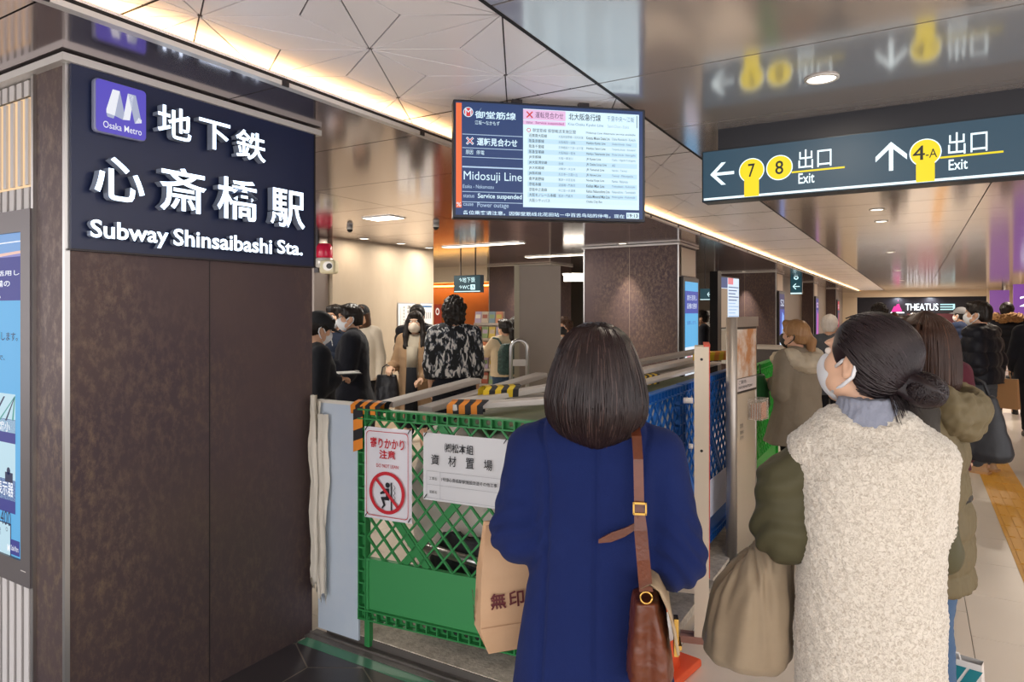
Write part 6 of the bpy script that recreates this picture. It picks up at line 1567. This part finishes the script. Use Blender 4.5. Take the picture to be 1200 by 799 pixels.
# ---- group at the left
f = Fig('man in a black cap and mask looking down beside the brown pillar', 371, 5.2, 1.585, -76, pitch=-22, male=True, L=((.20, -.03, 1.03), (.08, .13, 1.12), (.6, .7, .1)), Rr=((.20, -.03, 1.03), (.10, .13, 1.10), (-.4, .8, .1)), h=.0085)
f.top('jacket', cloth('jacket_black', '#22242a'), hem=.78, t=.03, sl=(.07, .066, .055), collar=.04); f.trousers(m_blkpants); f.shoes(m_shoe); f.hair('short', m_hblk); f.cap(M('cap_black', '#1b1d22', rough=.8)); f.mask()
MB().bar((.03, .115, 1.22), (.035, .135, 1.06), .025, .006, 0).build('lanyard', M('lanyard_white', '#dddbe0', rough=.6), f.root)
p = bagpos(f, .02, .215, 1.115); t = thing('clipboard', 'clipboard with papers held by the man in the black cap', 'clipboard', p, f.rot); MB().rbox((0, 0, 0), (.20, .22, .008), .003).build('board', m_darktrim, t); MB().b2((-.09, -.10, .005), (.09, .10, .009)).build('paper', M('paper_white'), t); MB().b2((-.04, .09, .009), (.04, .105, .018)).build('clip', m_steel, t)
f = Fig('man in glasses and long black coat facing left with a white mask', 413, 6.2, 1.665, 84, yaw=14, pitch=-4, male=True, L=((.215, .02, 1.03), (.16, .25, 1.10), (0, .9, .3)), Rr=((.205, .0, 1.02), (.12, .24, 1.06), (-.3, .8, .2)), h=.0085)
f.top('coat', m_black_c, hem=.66, t=.045, flare=.085, sl=(.085, .082, .07), collar=.02, fold=(5, 0, .02, 1.4), wr=.005); f.trousers(m_blkpants); f.shoes(m_shoe); f.hair('short', m_hblk); f.mask(); f.glasses()
b_ = MB()
for sg in (-1, 1): b_.add([(sg * .012, .135, 1.10), (sg * .03, .125, 1.30), (sg * .085, .05, 1.375), (sg * .075, .105, 1.24)], [(0, 1, 2, 3)], 0)
b_.build('shirt', M('shirt_white', '#dfe0e2', rough=.7), f.root)
MB().loft([[(.072 * math.cos(a_), -.012 + .072 * math.sin(a_), z_) for a_ in [2 * PI * i / 20 for i in range(20)]] for z_ in (1.355, 1.405)], 0, cap=False).build('collar', M('shirt_white'), f.root)
p = bagpos(f, -.15, .33, 1.16); t = thing('mobile_phone', 'dark phone held by the man in the long black coat', 'phone', p, f.rot); MB().rbox((0, 0, 0), (.075, .01, .15), .008).build('case', m_black, t); MB().quadp(-.032, -.065, .032, .065, -.006).build('screen', M('phone_glass', '#20252e', rough=.1), t)
f = Fig('dark-haired man in a navy jacket and white mask behind the glasses man', 395, 6.95, 1.665, 140, male=True, L='phone', Rr='bent', h=.0095)
f.top('jacket', m_navy_c, hem=.75, t=.03, sl=(.07, .066, .055), collar=.03); MB().add([(-.04, .142, 1.02), (.04, .142, 1.02), (.055, .13, 1.28), (0, .10, 1.36), (-.055, .13, 1.28)], [(0, 1, 2, 3, 4)]).build('shirt', M('shirt_check', '#d9d6d2', rough=.7, var=(40, '#4a4f58', .08)), f.root); f.trousers(m_blkpants); f.shoes(m_shoe); f.hair('short', m_hblk); f.mask()
f = Fig('person in a black cap and pale coat partly behind the long black coat', 424, 8.2, 1.67, 165, h=.0105)
f.top('coat', cloth('coat_cream', '#cfc3b2'), hem=.75, t=.03, sl=(.075, .07, .055), collar=.03); f.trousers(m_blkpants); f.shoes(m_shoe); f.hair('bob', m_hbrn); f.cap(M('cap_black'))
# camel coat
f = Fig('long-haired woman in a camel coat and mask holding a black handbag', 487, 7.4, 1.60, 165, yaw=6, pitch=-4, sw=.92, L=((.205, -.02, 1.01), (.13, .16, .90), (-.5, .5, -.3)), Rr=((.235, -.0, 1.02), (.235, .14, 1.02), (0, .8, -.3)), h=.008, skin=m_skin2)
def open_front(v, n): return v - n * (.030 * np.exp(-(v[:, 0] / .06) ** 2) * (n[:, 1] > .2))[:, None]
f.top('coat', cloth('camel_wool', '#a98a6c', '#a08264', rough=.9), hem=.42, t=.035, flare=.05, sl=(.072, .066, .055), fold=(5, 0, .03, 1), fr=open_front)
f.top('sweater', cloth('sweater_sage', '#b5aa98'), hem=.92, t=.024, sleeves=False, collar=.05); f.trousers(m_blkpants, skirt=.35); f.shoes(m_shoe); f.hair('long', m_hblk); f.mask(M('mask_beige', '#e8dac8', rough=.6))
b_ = MB(); b_.loft([[(-.055, .165, 1.0), (.055, .165, 1.0), (.05, .15, 1.0), (-.05, .15, 1.0)], [(-.06, .145, 1.22), (.06, .145, 1.22), (.05, .12, 1.22), (-.05, .12, 1.22)]], 0).loft([[(-.075, .188, .43), (.075, .188, .43), (.07, .15, .43), (-.07, .15, .43)], [(-.055, .172, 1.0), (.055, .172, 1.0), (.05, .14, 1.0), (-.05, .14, 1.0)]], 1)
b_.build('front_opening', [M('sweater_sage'), M('trousers_black')], f.root)
p = bagpos(f, .27, .18, 0); t = thing('handbag', 'black handbag hanging from the hand of the camel-coated woman', 'bag', (p.x, p.y, 0), f.rot)
D = Sdf((-.2, -.14, .56), (.2, .14, .98), .009); D.loft([(.60, .125, .06), (.64, .14, .07), (.80, .13, .06), (.92, .105, .035)], k=0, p=3); v, q = D.mesh(1); np_mesh('bag_body', v + vnormals(v, q) * (.005 * wav(v, 6, 2, 3))[:, None], q, M('bag_leather_black', '#1b1b20', rough=.35), t); MB().tube([(-.06, 0, .91), (-.045, 0, 1.0), (0, 0, 1.03), (.045, 0, 1.0), (.06, 0, .91)], .007, 8).build('handle', M('bag_leather_black'), t)
f = Fig('person in a black beanie and puffer standing behind the camel coat', 489, 8.4, 1.67, 178, pitch=-14, male=True, L='bent', Rr='bent', h=.0105)
f.top('down_jacket', m_puf, hem=.8, t=.055, sl=(.095, .09, .07), puff=(.12, .016), collar=.05); f.trousers(m_blkpants); f.shoes(m_shoe); f.hair('short', m_hblk); f.cap(M('cap_black'), brim=False, beanie=True); f.mask(m_maskb)
# patterned jacket
f = Fig('curly-haired man in a black and white patterned jacket seen from behind', 532, 6.3, 1.735, 2, male=True, L=((.205, -.02, 1.03), (.195, .08, .82), (0, .1, -1)), Rr=((.205, -.02, 1.03), (.195, .06, .82), (0, .1, -1)), h=.0085)
def pattern():
    m = bpy.data.materials.new('monochrome_print'); m.use_nodes = True; nt = m.node_tree; b = nt.nodes['Principled BSDF']; tc = nt.nodes.new('ShaderNodeTexCoord'); mp = nt.nodes.new('ShaderNodeMapping'); mp.inputs['Scale'].default_value = (1, 1, .45); mp.inputs['Rotation'].default_value = (0, R(35), 0)
    n = nt.nodes.new('ShaderNodeTexNoise'); n.inputs['Scale'].default_value = 26; n.inputs['Detail'].default_value = 3; n.inputs['Distortion'].default_value = .8
    r = nt.nodes.new('ShaderNodeValToRGB'); r.color_ramp.interpolation = 'LINEAR'; e = r.color_ramp.elements; e[0].position = .47; e[0].color = lin('#15171c') + (1,); e[1].position = .60; e[1].color = lin('#d8d6d4') + (1,); x = e.new(.53); x.color = lin('#3a4250') + (1,)
    nt.links.new(tc.outputs['Object'], mp.inputs[0]); nt.links.new(mp.outputs[0], n.inputs['Vector']); nt.links.new(n.outputs['Fac'], r.inputs[0]); nt.links.new(r.outputs[0], b.inputs['Base Color']); b.inputs['Roughness'].default_value = .8; return m
f.top('jacket', pattern(), hem=.93, t=.028, flare=.0, sl=(.072, .070, .056), collar=.045, wr=.008); f.trousers(m_black_c, r=(.11, .085, .07)); f.shoes(m_shoe); f.hair('curly', m_hblk)
# backpack woman and friend
f = Fig('woman in a cream sweater with a dark green backpack by the leaflet rack', 592, 8.6, 1.50, 20, yaw=25, L=((.23, .12, 1.16), (.30, .30, 1.24), (-.5, .8, .1)), h=.0095)
f.top('sweater', cloth('sweater_cream', '#d3c0a2', '#c4b092'), hem=.84, t=.04, sl=(.075, .07, .055), collar=.04, wr=.006); f.trousers(cloth('denim_blue2', '#33465e')); f.shoes(m_shoe); f.hair('tail', m_hblk)
p = bagpos(f, 0, -.20, 0); t = thing('backpack', 'dark green quilted backpack worn over the cream sweater', 'backpack', (p.x, p.y, 0), f.rot + R(18))
D = Sdf((-.22, -.16, .76), (.22, .14, 1.28), .009); D.loft([(.82, .13, .07, -.03), (.86, .15, .085, -.03), (1.10, .145, .08, -.03), (1.20, .10, .05, -.03)], k=0, p=3); v, q = D.mesh(1); v = v + vnormals(v, q) * (.004 * np.sin(v[:, 0] * 150) * np.sin(v[:, 2] * 150))[:, None]; np_mesh('pack', v, q, M('backpack_green', '#1c3532', rough=.6, var=(30, '#2c4a44', .1)), t)
MB().tube([(-.10, .03, 1.16), (-.12, .10, 1.26), (-.125, .2, 1.27), (-.13, .26, 1.15)], .014, 8, flat=(1, .4)).tube([(.06, .03, 1.16), (.08, .10, 1.26), (.085, .2, 1.27), (.09, .26, 1.15)], .014, 8, flat=(1, .4)).build('strap', M('backpack_green'), t)
f = Fig('dark-haired person half hidden by the edge of the grey partition', 604, 9.0, 1.53, 5, h=.011); f.top('sweater', M('sweater_cream'), hem=.84, t=.035, sl=(.075, .07, .055)); f.trousers(m_jean); f.shoes(m_shoe); f.hair('bob', m_hblk)
f = Fig('brown-haired person between the grey partition and the bob hair', 662, 8.6, 1.52, 160, h=.011); f.top('coat', cloth('coat_white_black', '#d8d2ca', '#2a2a2e'), hem=.7, t=.035, sl=(.075, .07, .055), collar=.03); f.trousers(m_blkpants); f.shoes(m_shoe); f.hair('curly', m_hbrn); f.mask(m_maskb)
f = Fig('dark figure standing between the two brown pillars', 824, 11.0, 1.62, 90, h=.013, male=True); f.top('coat', m_black_c, hem=.7, t=.04, sl=(.08, .075, .06)); f.trousers(m_blkpants); f.shoes(m_shoe); f.hair('short', m_hblk)
